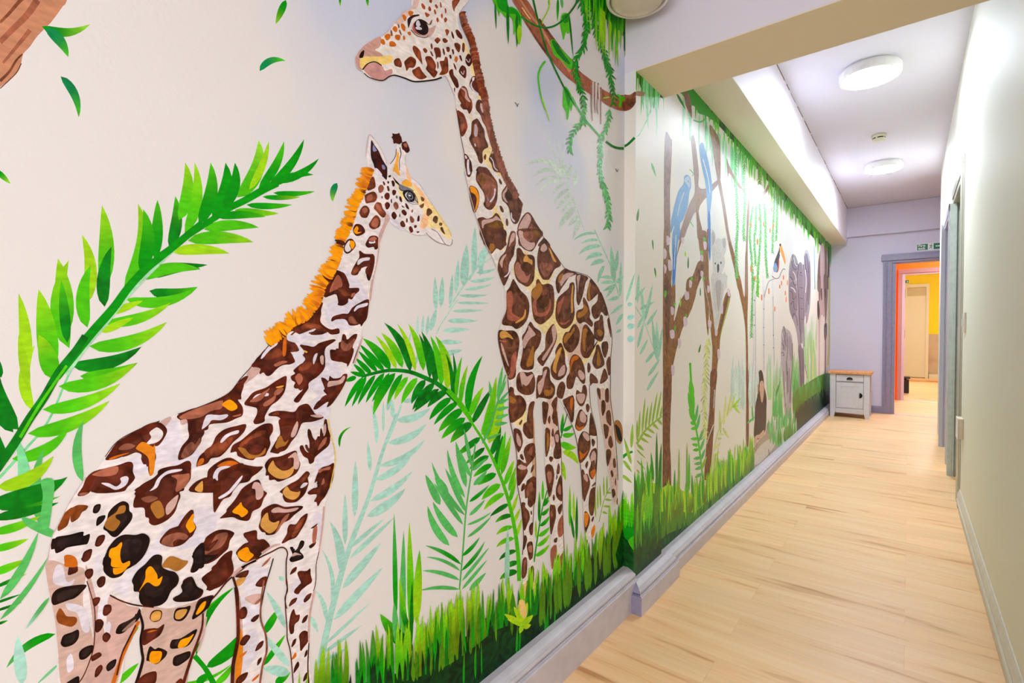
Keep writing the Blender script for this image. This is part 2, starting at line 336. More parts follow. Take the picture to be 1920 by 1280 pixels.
ceiling_light(.6, 12.6, 2.95, .2, M_diff_room, 'lit round ceiling light in the yellow room beyond the doorways')
ceiling_light(.9, 9.0, 2.5, .16, M_diff_room, 'unseen round ceiling light, enlarged to brighten the orange lobby')  # out of view, sized up to brighten the orange walls
# the unlit round fitting in the corner under the low ceiling
cx, cy = -.7464, 1.6438
t = thing('ceiling_light', 'unlit round white ceiling fitting in the corner above the mural and the cross beam', 'ceiling light', (cx, cy, ZN))
bm = bmesh.new(); lathe(bm, [(0, ZN-.001), (.104, ZN-.001), (.108, ZN-.008), (.109, ZN-.05), (.106, ZN-.058), (.1, ZN-.06), (.097, ZN-.056), (.096, ZN-.04), (0, ZN-.04)], cx, cy)
obj('housing', bm, M_white, t)
bm = bmesh.new(); lathe(bm, [(.084, ZN-.041), (.0885, ZN-.056), (.087, ZN-.064), (.08, ZN-.067), (.074, ZN-.064), (.06, ZN-.066), (0, ZN-.068)], cx-.002, cy-.002)
obj('cover', bm, M_creamface, t, smooth=True, label='aged cream opal cover')
# smoke detector
t = thing('smoke_detector', 'small round cream smoke detector on the ceiling between the two lit lights', 'smoke detector', (-.216, 5.28, ZC))
bm = bmesh.new(); lathe(bm, [(0, ZC-.001), (.052, ZC-.001), (.054, ZC-.014), (.05, ZC-.018), (.05, ZC-.024), (0, ZC-.024)], -.216, 5.28, 32)
obj('base', bm, M_cream, t, smooth=True)
bm = bmesh.new(); lathe(bm, [(.044, ZC-.02), (.044, ZC-.034), (0, ZC-.034)], -.216, 5.28, 32)
obj('vent', bm, M_black, t)
bm = bmesh.new(); lathe(bm, [(.046, ZC-.034), (.04, ZC-.046), (.02, ZC-.052), (0, ZC-.053)], -.216, 5.28, 32)
for k in range(5):
    a = k*2*PI/5+.6; box(bm, -.216+.041*math.cos(a)-.006, -.216+.041*math.cos(a)+.006, 5.28+.041*math.sin(a)-.006, 5.28+.041*math.sin(a)+.006, ZC-.036, ZC-.02)
obj('cap', bm, M_cream, t, smooth=False)

# ------------------------------------------------------------------ cabinet
CX0, CX1, CY0, CY1 = -.77, -.365, 7.46, 7.86
t = thing('side_cabinet', 'small pale grey painted cabinet with oak top against the end wall, in the mural corner', 'cabinet', ((CX0+CX1)/2, (CY0+CY1)/2, 0))
def leg(x0, x1, y0, y1, sx):
    # square post whose foot tapers: flares outward at the bottom
    bm = bmesh.new(); zt, zk = .545, .085
    inner = .018
    def ring(z, cut):
        a0, a1 = (x0, x1-cut) if sx < 0 else (x0+cut, x1)
        return [bm.verts.new(p) for p in ((a0, y0, z), (a1, y0, z), (a1, y1, z), (a0, y1, z))]
    R = [ring(0, inner), ring(zk, 0), ring(zt, 0)]
    for a, b in zip(R, R[1:]):
        for i in range(4): bm.faces.new((a[i], a[(i+1) % 4], b[(i+1) % 4], b[i]))
    bm.faces.new(list(reversed(R[0]))); bm.faces.new(R[-1])
    return bm
for x0, x1, sx in ((CX0, CX0+.058, -1), (CX1-.058, CX1, 1)):
    for y0, y1 in ((CY0, CY0+.045), (CY1-.045, CY1)):
        obj('leg', leg(x0, x1, y0, y1, sx), M_cab, t)
obj('body', B((CX0+.012, CX0+.03, CY0+.045, CY1-.045, .07, .545), (CX1-.03, CX1-.012, CY0+.045, CY1-.045, .07, .545), (CX0+.04, CX1-.04, CY1-.02, CY1-.008, .07, .545),
              (CX0+.03, CX1-.03, CY0+.03, CY1-.02, .11, .128), (CX0+.058, CX1-.058, CY0+.008, CY0+.03, .058, .118), (CX0+.058, CX1-.058, CY0+.012, CY0+.03, .442, .449), (CX0+.058, CX1-.058, CY0+.012, CY0+.03, .535, .546)), M_cab, t)
obj('top', B((CX0-.022, CX1+.022, CY0-.02, CY1+.01, .546, .572), bev=.004), M_oak, t, label='orange toned oak top')
def cup(x, y, z, w, h, rot=0):
    """half-dome cup pull on a front facing -Y; rot 90 deg turns it on its side"""
    bm = bmesh.new(); n, k = 14, 6; rows = []
    for j in range(k+1):
        b_ = j/k*PI/2; row = []
        for i in range(n+1):
            a = i/n*PI
            px = math.cos(a)*w/2*math.cos(b_*.0)*(1 if j == 0 else math.cos(b_*.9)); pz = math.sin(a)*h*(1 if j == 0 else math.cos(b_*.9)); py = -math.sin(b_)*.018
            if rot: px, pz = pz, -px
            row.append(bm.verts.new((x+px, y+py, z+pz)))
        rows.append(row)
    for a, b in zip(rows, rows[1:]):
        for i in range(n): bm.faces.new((a[i], a[i+1], b[i+1], b[i]))
    bm.faces.new(rows[-1])
    bm.faces.new(rows[0])
    return bm
dr = obj('drawer', B((CX0+.062, CX1-.062, CY0+.004, CY0+.022, .453, .532), bev=.002), M_cab, t)
obj('handle', cup((CX0+CX1)/2, CY0+.004, .476, .066, .03), M_dark, dr, label='dark bronze cup pull')
dd = obj('door', B((CX0+.062, CX1-.062, CY0+.008, CY0+.022, .122, .438), (CX0+.062, CX0+.112, CY0+.004, CY0+.01, .122, .438), (CX1-.112, CX1-.062, CY0+.004, CY0+.01, .122, .438),
                  (CX0+.112, CX1-.112, CY0+.004, CY0+.01, .122, .168), (CX0+.112, CX1-.112, CY0+.004, CY0+.01, .392, .438), bev=.001), M_cab, t)
obj('handle', cup(CX1-.1, CY0+.004, .285, .066, .03, 1), M_dark, dd, label='dark bronze cup pull turned on its side')

# ------------------------------------------------------------------ signs
def text_mesh(s, size, x, y, z, depth, m, parent, name, width=None):
    cu = D.curves.new('lettering', 'FONT'); cu.body = s; cu.size = size; cu.extrude = depth; cu.offset = size*.018
    ob = D.objects.new('tmp', cu); COL.objects.link(ob); dg = bpy.context.evaluated_depsgraph_get()
    me = D.meshes.new_from_object(ob.evaluated_get(dg)); D.objects.remove(ob)
    k = 1
    if width: k = width/max(v.co.x for v in me.vertices)
    me.transform(Matrix.Translation((x, y, z)) @ Matrix.Rotation(PI/2, 4, 'X') @ Matrix.Diagonal((k, 1, 1, 1)))
    me.materials.clear(); me.materials.append(m); o = D.objects.new(name, me); COL.objects.link(o)
    o.parent = parent; o.matrix_parent_inverse = Matrix.Translation(-parent.location); return o
def poly_prism(polys, y0, y1, f):
    bm = bmesh.new()
    for P in polys:
        a = [bm.verts.new((f(p)[0], y0, f(p)[1])) for p in P]; b = [bm.verts.new((f(p)[0], y1, f(p)[1])) for p in P]
        n = len(P); bm.faces.new(a); bm.faces.new(list(reversed(b)))
        for i in range(n): bm.faces.new((a[i], a[(i+1) % n], b[(i+1) % n], b[i]))
    return bm
SX, SZ, SW, SH, SY = .066, 2.092, .30, .088, YE-.003
t = thing('fire_exit_sign', 'green and white fire exit sign with running figure and arrow above the end doorway', 'exit sign', (SX+SW/2, YE, SZ))
obj('plate', B((SX, SX+SW, SY, YE, SZ, SZ+SH)), M_signw, t)
obj('green_field', B((SX+.006, SX+.11, SY-.0015, SY, SZ+.007, SZ+SH-.007), (SX+.166, SX+SW-.006, SY-.0015, SY, SZ+.007, SZ+SH-.007)), M_green, t, label='green printed field')
text_mesh('Fire', .044, SX+.016, SY-.0018, SZ+.048, .0006, M_signw, t, 'lettering', .07)
text_mesh('exit', .044, SX+.016, SY-.0018, SZ+.014, .0006, M_signw, t, 'lettering', .07)
man = [[(.62, .98), (.72, .98), (.76, .9), (.7, .83), (.6, .86)], [(.35, .72), (.6, .8), (.72, .74), (.6, .45), (.45, .4), (.5, .6)], [(.5, .78), (.3, .72), (.22, .55), (.28, .53), (.38, .66)],
       [(.68, .76), (.8, .6), (.95, .62), (.95, .56), (.78, .53), (.64, .66)], [(.45, .45), (.6, .48), (.78, .3), (.7, .06), (.62, .06), (.66, .27), (.5, .35)], [(.45, .45), (.5, .36), (.4, .18), (.12, .16), (.12, .23), (.34, .26)]]
obj('running_figure', poly_prism(man, SY-.001, SY, lambda p: (SX+.112+p[0]*.052, SZ+.008+p[1]*.07)), M_green, t, label='green running figure')
obj('arrow', poly_prism([[(.05, .42), (.6, .42), (.5, .22), (.62, .22), (.95, .5), (.62, .78), (.5, .78), (.6, .58), (.05, .58)]], SY-.002, SY-.001, lambda p: (SX+.18+p[0]*.1, SZ+.005+p[1]*.078)), M_signw, t, label='white arrow pointing right')
t = thing('fire_exit_sign', 'tiny green and white exit sign on the yellow wall, seen through both doorways', 'exit sign', (-.04, YR, 2.25))
obj('plate', B((-.2, .0, YR-.006, YR, 2.235, 2.325)), M_signw, t)
obj('green_field', B((-.19, -.05, YR-.008, YR-.006, 2.245, 2.315), (-.045, -.012, YR-.008, YR-.006, 2.245, 2.262), (-.045, -.012, YR-.008, YR-.006, 2.295, 2.315), (-.022, -.012, YR-.008, YR-.006, 2.262, 2.295)), M_green, t)
# ------------------------------------------------------------------ wall fittings on the right wall
t = thing('light_switch', 'cream light switch plate on the right wall beside the near door frame', 'light switch', (XR, 3.78, 1.12))
obj('plate', B((XR-.009, XR, 3.70, 3.82, 1.055, 1.165), bev=.002), mat('cream_switch_plastic', (226, 214, 200), .35), t)
obj('rocker', B((XR-.014, XR-.009, 3.745, 3.775, 1.09, 1.13), bev=.001), M_white, t)
t = thing('socket_box', 'cream surface mounted socket box low on the right wall by the door frame', 'socket', (XR, 3.8, .5))
obj('back_box', B((XR-.022, XR, 3.76, 3.87, .455, .57), bev=.003), mat('cream_box_plastic', (222, 208, 182), .35), t)
obj('front_plate', B((XR-.027, XR-.022, 3.757, 3.873, .452, .573), bev=.002), M_white, t)
# ------------------------------------------------------------------ small things in the yellow room
t = thing('black_stand', 'small black box with a lid on the floor just inside the yellow room', 'stand', (-.05, 11.0, 0))  # small black stand with a flat top, use unknown
obj('body', B((-.17, .015, 10.95, 11.15, .02, .25), bev=.006), M_black, t)
obj('lid', B((-.18, .03, 10.93, 11.17, .27, .3), (-.12, -.02, 11.0, 11.1, .25, .27), bev=.005), M_black, t)
obj('foot', B((-.16, .0, 10.96, 11.14, 0, .02)), M_cream, t)

# ------------------------------------------------------------------ the mural: painted shapes lying on the wall planes
PAL = dict(W=(233,226,228), W2=(236,229,225), W3=(226,222,222), V=(226,221,234), F=(240,222,172), F2=(236,205,140), F3=(233,207,134), FY=(240,205,90),
 T=(208,182,172), T2=(204,174,168), T3=(150,120,110), T4=(222,196,186), T5=(196,160,130), O=(250,180,80), O2=(214,135,45), O3=(244,200,160), O4=(190,108,38),
 Y=(246,158,28), Y2=(225,170,80), Y3=(236,205,110), G=(206,158,92), G2=(160,112,56), PL=(208,190,190), D=(70,28,14), DD=(56,20,14), DB=(96,66,44), DG=(120,104,86),
 K=(26,10,8), K2=(44,22,26), K3=(72,44,24), K4=(62,54,58), B=(110,58,36), B2=(120,66,28), B3=(132,86,70), B4=(88,54,38), B5=(112,78,34), B6=(196,158,148),
 R=(160,104,84), R2=(160,98,80), GY=(120,124,134), LV=(200,208,226), LB=(140,140,176), LB2=(196,178,186), BR=(146,74,40), BR2=(108,54,30), BR3=(158,128,116),
 P1=(196,152,148), P2=(168,100,90), P3=(170,120,104), PK=(216,194,206), SK=(206,174,152), SK3=(206,186,184),
 G1=(82,176,30), G2g=(12,104,24), G3=(14,132,18), G4=(150,205,70), G5=(8,56,14), G6=(78,124,24), GT=(10,118,70), GM=(96,176,104), GM2=(170,208,156), GP=(134,206,158), GD=(8,44,18),
 GL=(146,176,74), GL2=(206,212,142), GW=(176,218,186), GY2=(176,172,170), GY3=(208,206,202), GY4=(186,182,186), GY5=(158,150,160), GY6=(132,124,138), GY7=(66,58,70), YG=(152,198,46), YG2=(176,206,50), OL=(96,124,20), OL2=(140,130,30),
 TE=(176,216,206), TE2=(202,222,212), TG=(164,208,186), BK1=(150,96,74), BK2=(190,140,112), BK3=(112,68,48), BK4=(58,42,34),
 BL=(128,98,84), BL2=(146,120,108), BT=(128,92,52), BT2=(110,70,46), BT3=(96,62,36), BT4=(150,128,90), BT5=(126,98,92),
 BU=(110,160,205), BU2=(180,206,228), BU3=(50,120,190), BU4=(130,160,190), OR=(244,128,66), OR2=(245,160,60), OR3=(230,96,60), TP1=(214,208,200), TP2=(176,160,144), TP3=(138,122,116))
NAMES = dict(giraffe_young=('painted_giraffe', 'young giraffe with orange mane looking right, painted'), giraffe_tall=('painted_giraffe', 'tall adult giraffe looking left, painted'),
 mane=('mane', 'bristly orange mane'), mane_tall=('mane', 'reddish brown mane'), tree_trunk=('painted_trunk', None), tree_branch=('painted_branch', None), falling_leaf=('painted_leaf', None),
 teal_frond=('painted_frond', 'faint teal palm frond'), palm_frond=('painted_frond', 'bright green palm frond'), fern=('painted_fern', None), background_fern=('painted_fern', None),
 grass_tuft=('painted_grass_tuft', None), grass_bank=('painted_grass', 'painted green grass bank'), hanging_branch=('painted_branch', 'thick brown hanging branch'), branch_end=('painted_branch', None),
 moss=('painted_moss', None), hanging_moss=('painted_moss', None), vine=('painted_vine', None), leafy_vine=('painted_vine', None), hanging_roots=('painted_roots', None), bird=('painted_bird', None),
 painted_blooms=('painted_blossom', None), parrot=('painted_parrot', 'long-tailed blue parrot, painted'), koala=('painted_koala', 'grey koala, painted'), birch_trunk=('painted_birch', None),
 pale_foliage=('painted_foliage', None), toucan=('painted_toucan', 'toucan with orange bill, painted'), elephant=('painted_elephant', 'large grey elephant, painted'),
 elephant_calf=('painted_elephant', 'small grey elephant, painted'), chimpanzee=('painted_ape', 'brown ape sitting on a rock, painted'), painted_rock=('painted_rock', None), giraffe_legs=('painted_giraffe', 'brown and cream patched animal at the far end, painted'))
rnd = random.Random(7)
def col(k, j=.05):
    c = PAL['G2g'] if k == 'G2' and PAINTGREEN[0] else PAL[k]
    if max(c)-min(c) > 34:
        g_ = sum(c)/3; s_ = 1.3 if c[1] == max(c) else 1.22; c = tuple(max(2, min(255, g_+(x-g_)*s_)) for x in c)
    f = 1+rnd.uniform(-j, j)
    return tuple(min(1, lin(min(255, x))*f) for x in c)+(1,)
PAINTGREEN = [False]
def cr(P, closed, n):
    out = []; N = len(P)
    if N < 3 and not closed:
        a, b = P; return [(a[0]+(b[0]-a[0])*i/n, a[1]+(b[1]-a[1])*i/n) for i in range(n+1)]
    seg = N if closed else N-1
    for i in range(seg):
        if closed: p0, p1, p2, p3 = P[i-1], P[i], P[(i+1) % N], P[(i+2) % N]
        else: p0, p1, p2, p3 = P[max(i-1, 0)], P[i], P[i+1], P[min(i+2, N-1)]
        for k in range(n):
            t = k/n; t2 = t*t; t3 = t2*t
            out.append(tuple(.5*(2*p1[a]+(p2[a]-p0[a])*t*.9+(2*p0[a]-5*p1[a]+4*p2[a]-p3[a])*t2*.9+(3*p1[a]-p0[a]-3*p2[a]+p3[a])*t3*.9+(p2[a]-p1[a])*2*(.1*t)) if False else
                       .5*(2*p1[a]+(p2[a]-p0[a])*t+(2*p0[a]-5*p1[a]+4*p2[a]-p3[a])*t2+(3*p1[a]-p0[a]-3*p2[a]+p3[a])*t3) for a in (0, 1)))
    if not closed: out.append(P[-1])
    return out
# wall planes: axis, value, (lo,hi) along the wall, (zlo,zhi)
PLANES = dict(n=(0, XN, (-1, Y1), (.09, ZN-.002)), r=(1, Y1, (XN, XP), (.06, ZB)), p=(0, XP, (Y1, Y2_), (.07, ZB-.002)), f=(0, XF, (Y2_, YE), (.05, ZS-.002)))
def to_wall(pl, p):
    ax, v = PLANES[pl][:2]
    d_ = _f+_r*((p[0]-960)/FPX)+_u*((640-p[1])/FPX)
    q = CAM+d_*((v-CAM[ax])/d_[ax])
    return (q[1-ax], q[2])
def clip(P, C, pl):
    """clip polygon P (wall coords, colours C) to the wall rectangle"""
    (a0, a1), (b0, b1) = PLANES[pl][2:]
    for ax, lim, sg in ((0, a0, 1), (0, a1, -1), (1, b0, 1), (1, b1, -1)):
        if not P: return P, C
        ins = [(p[ax]-lim)*sg >= 0 for p in P]
        if all(ins): continue
        Q, E_ = [], []
        for i in range(len(P)):
            j = (i+1) % len(P)
            if ins[i]: Q.append(P[i]); E_.append(C[i])
            if ins[i] != ins[j]:
                t = (lim-P[i][ax])/(P[j][ax]-P[i][ax])
                Q.append((P[i][0]+(P[j][0]-P[i][0])*t, P[i][1]+(P[j][1]-P[i][1])*t)); E_.append(C[i])
        P, C = Q, E_
    return P, C
LAYERS = dict(n=[], r=[], p=[], f=[])
EPS = 1.3e-5; HAIR = 1e-6; LIFT = [0]
class Canvas:
    def __init__(s, pl): s.pl = pl; s.grp = None; s.v = []; s.f = []; s.c = []
    def begin(s): s.grp = []
    def end(s):
        """many small strokes of one brush pass: a few shared layers, each stroke a hair above the last"""
        g = s.grp; s.grp = None
        for k in range(0, len(g), 400): s.add([q for st in g[k:k+400] for q in st], [len(st) for st in g[k:k+400]])
    def add(s, polys, runs=None):
        if s.grp is not None: s.grp.append(polys); return
        """polys: list of (px points, colours); one stroke = one layer"""
        out = []; hair = []
        if runs: hair = [i for i, n in enumerate(runs) for _ in range(n)]
        for i, (P, C) in enumerate(polys):
            W = [to_wall(s.pl, p) for p in P]; W, C = clip(W, C, s.pl)
            if len(W) >= 3: out.append((W, C, hair[i]*HAIR if hair else 0))
        if not out: return
        xs = [p[0] for W, _, _ in out for p in W]; zs = [p[1] for W, _, _ in out for p in W]
        bb = (min(xs), max(xs), min(zs), max(zs)); lay = 0
        for b, l in LAYERS[s.pl]:
            if l >= lay and b[0] < bb[1] and b[1] > bb[0] and b[2] < bb[3] and b[3] > bb[2]: lay = l+1
        if runs: lay += 1
        LAYERS[s.pl].append((bb, lay+(1+int(len(runs)*HAIR/EPS) if runs else 0)))
        e = EPS*(lay+1.5)+LIFT[0]; LIFT[0] += 0; ax, v, _, _ = PLANES[s.pl]
        for W, C, h_ in out:
            k = len(s.v)
            for a, z in W: s.v.append((v+e+h_, a, z) if ax == 0 else (a, v-e-h_, z))
            s.f.append(list(range(k, k+len(W)))); s.c.extend(C)
    def build(s, name, m, parent, label=None):
        if not s.f: return None
        me = D.meshes.new(name); me.from_pydata(s.v, [], s.f)
        at = me.color_attributes.new('pigment', 'FLOAT_COLOR', 'POINT')
        at.data.foreach_set('color', [x for c in s.c for x in c])
        me.materials.append(m); me.validate()
        o = D.objects.new(name, me); COL.objects.link(o); o.parent = parent
        # parents sit at the wall, keep world coordinates
        loc = Vector(parent.location)
        if parent.parent: loc = Vector((0, 0, 0))
        o.matrix_parent_inverse = Matrix.Translation(-loc) if not parent.parent else Matrix()
        if label: o['label'] = label
        return o
def ribbon(P, w, c0, c1):
    """strip along P with half widths w[i]; colour c0 -> c1"""
    n = len(P); L_, R_ = [], []
    for i in range(n):
        a, b = P[max(i-1, 0)], P[min(i+1, n-1)]; dx, dy = b[0]-a[0], b[1]-a[1]; l = math.hypot(dx, dy) or 1
        L_.append((P[i][0]-dy/l*w[i], P[i][1]+dx/l*w[i])); R_.append((P[i][0]+dy/l*w[i], P[i][1]-dx/l*w[i]))
    cs = [tuple(c0[k]+(c1[k]-c0[k])*max(0, (i/(n-1)-.35)/.65)**1.3 for k in range(4)) for i in range(n)]
    return [([L_[i], L_[i+1], R_[i+1], R_[i]], [cs[i], cs[i+1], cs[i+1], cs[i]]) for i in range(n-1)]
def leaf(a, b, w, bend, c0, c1):
    n = 9; dx, dy = b[0]-a[0], b[1]-a[1]; P, W = [], []
    for i in range(n+1):
        t = i/n; o_ = bend*4*t*(1-t); P.append((a[0]+dx*t-dy*o_, a[1]+dy*t+dx*o_))
        W.append(w/2*(max(0, math.sin(PI*t**.72))**.75)*(1 if t < .97 else .25)+.15)
    return ribbon(P, W, c0, c1)
def along(P, t):
    L_ = [0]
    for a, b in zip(P, P[1:]): L_.append(L_[-1]+math.hypot(b[0]-a[0], b[1]-a[1]))
    s = t*L_[-1]
    for i in range(len(P)-1):
        if s <= L_[i+1] or i == len(P)-2:
            k = (s-L_[i])/((L_[i+1]-L_[i]) or 1); a, b = P[i], P[i+1]
            return (a[0]+(b[0]-a[0])*k, a[1]+(b[1]-a[1])*k), math.atan2(b[1]-a[1], b[0]-a[0])
def paint_all(text):
    pl = 'n'; T_ = (0, 0, 1); cv = None; name = None; last = {}
    roots = {}
    roots['n'] = thing('wall_mural', 'jungle mural of two giraffes, palm fronds and grass painted on the near cream wall', 'mural', (XN, 1, 1.1))
    roots['f'] = thing('wall_mural', 'jungle mural of blossoming trees, koala, parrots and elephants along the passage wall', 'mural', (XF, 4.5, 1.1))
    def flush():
        nonlocal cv
        if cv and name:
            root = roots['n'] if pl == 'n' else roots['f']
            nm, lb = NAMES[name]; par = root
            if name.startswith('mane'): par = last.get('g', root)
            o = cv.build(nm, M_paint if pl == 'n' else M_paint_far, par, lb)
            if name.startswith('giraffe_') : last['g'] = o
        cv = None
    for ln in text.splitlines():
        q = ln.split()
        if not q or q[0] == '#': continue
        op = q[0]
        if op == 'W': flush(); pl = q[1]; name = None; continue
        if op == 'T': T_ = tuple(float(x) for x in q[1:4]); continue
        if op == 'O':
            flush(); name = q[1]; cv = Canvas(pl)
            PAINTGREEN[0] = not name.startswith('giraffe'); continue
        if not name: continue
        pts = [tuple(float(x) for x in s_.split(',')) for s_ in q[1:] if ',' in s_]
        num = [s_ for s_ in q[1:] if ',' not in s_]
        pts = [(T_[0]+x/T_[2], T_[1]+y/T_[2]) for x, y in pts]
        if op in 'Pp':
            c = col(num[0]); P = cr(pts, True, 4) if op == 'P' else pts
            cv.add([(P, [c]*len(P))])
            if num[0] in ('D', 'K', 'B', 'B4', 'BR2') and name.startswith('giraffe'):
                # dry-brush lights inside the patch
                xs = [p[0] for p in pts]; ys = [p[1] for p in pts]; w_, h_ = max(xs)-min(xs), max(ys)-min(ys)
                if min(w_, h_) > 14:
                    gx, gy = sum(xs)/len(xs), sum(ys)/len(ys)
                    Q = [(gx+(x-gx)*.62, gy+(y-gy)*.62) for x, y in P]
                    c2 = tuple(min(1, x*1.22+.006) for x in c[:3])+(1,)
                    cv.add([(Q, [c2]*len(Q))])
        elif op == 'S':
            w0, w1 = float(num[1]), float(num[2]); c = col(num[0]); P = cr(pts, False, 5); n = len(P)
            cv.add(ribbon(P, [(w0+(w1-w0)*i/(n-1))/2 for i in range(n)], c, c))
        elif op == 'L':
            bend = float(num[3]) if len(num) > 3 else 0
            cv.add(leaf(pts[0], pts[1], float(num[2]), bend, col(num[0], .1), col(num[1], .1)))
        elif op == 'V':
            cv.begin()
            ll, lw = float(num[1]), float(num[2]); P = cr(pts, False, 6); c = col(num[0])
            cv.add(ribbon(P, [.5]*len(P), c, c))
            tot = sum(math.hypot(b[0]-a[0], b[1]-a[1]) for a, b in zip(P, P[1:])); k = max(4, int(tot/(ll*1.05)))
            for i in range(k):
                p, a = along(P, (i+.3)/k)
                for sd in (-1, 1):
                    an = a+sd*rnd.uniform(.35, .75); l = ll*rnd.uniform(1.2, 2)
                    cv.add(leaf(p, (p[0]+l*math.cos(an), p[1]+l*math.sin(an)), lw, 0, col(num[0], .3), col('G6' if rnd.random() < .3 else num[0], .3)))
        elif op == 'H':
            cv.begin()
            n, w_, ln_, jt = int(num[2]), float(num[3]), float(num[4]), float(num[5])
            for i in range(n):
                p, a = along(pts, rnd.random()); y = p[1]; u_ = rnd.random()
                s_ = -1 if ln_ < 0 else 1
                tip = (p[0]+rnd.uniform(-.06, .06)*abs(ln_), y+s_*(-jt*u_ if ln_ > 0 else -jt*u_))
                if ln_ < 0: tip = (tip[0], y+jt*u_)
                base = (p[0], y+ln_)
                cv.add(leaf(base, tip, w_*rnd.uniform(.7, 1.5), rnd.uniform(-.03, .03), col(num[0], .2), col(num[1], .15)))
        elif op in 'MN':
            cv.begin()
            P = cr(pts, False, 6)
            if op == 'M':
                for i in range(290):
                    t = rnd.random(); p, a = along(P, t); nx, ny = math.sin(a), -math.cos(a)
                    if nx > 0: nx, ny = -nx, -ny
                    l = rnd.uniform(14, 25)*(1.15 if t > .5 else .9); sp = rnd.uniform(-.25, .25)
                    ck = rnd.choice(['Y', 'Y', 'O4', 'O2', 'Y', 'D', 'B2'] if math.sin(t*70) > .3 else ['Y', 'Y', 'O2', 'Y', 'O4'])
                    if ck in ('D', 'B2'): l *= .75
                    q0 = (p[0]-nx*5, p[1]-ny*5)
                    cv.add(leaf(q0, (p[0]+(nx+sp*ny)*l, p[1]+(ny-sp*nx)*l), rnd.uniform(5, 8), 0, col(ck, .12), col('Y' if ck[0] != 'D' else 'D', .1)))
            else:
                for i in range(130):
                    t = (i+.5)/130; p, a = along(P, t); nx, ny = -math.sin(a), math.cos(a)
                    if nx < 0: nx, ny = -nx, -ny
                    l = rnd.uniform(10, 14)*(1-.35*t)
                    ck = 'B3' if t > .5 else ('B3' if rnd.random() < .3 else 'BR2')
                    q0 = (p[0]-nx*6*(1 if t > .2 else .6), p[1]-ny*6)
                    cv.add(leaf(q0, (p[0]+nx*l*.8, p[1]+ny*l*.8-2), rnd.uniform(6, 9), 0, col(ck, .15), col(ck, .15)))
        if cv.grp is not None: cv.end()
    flush()
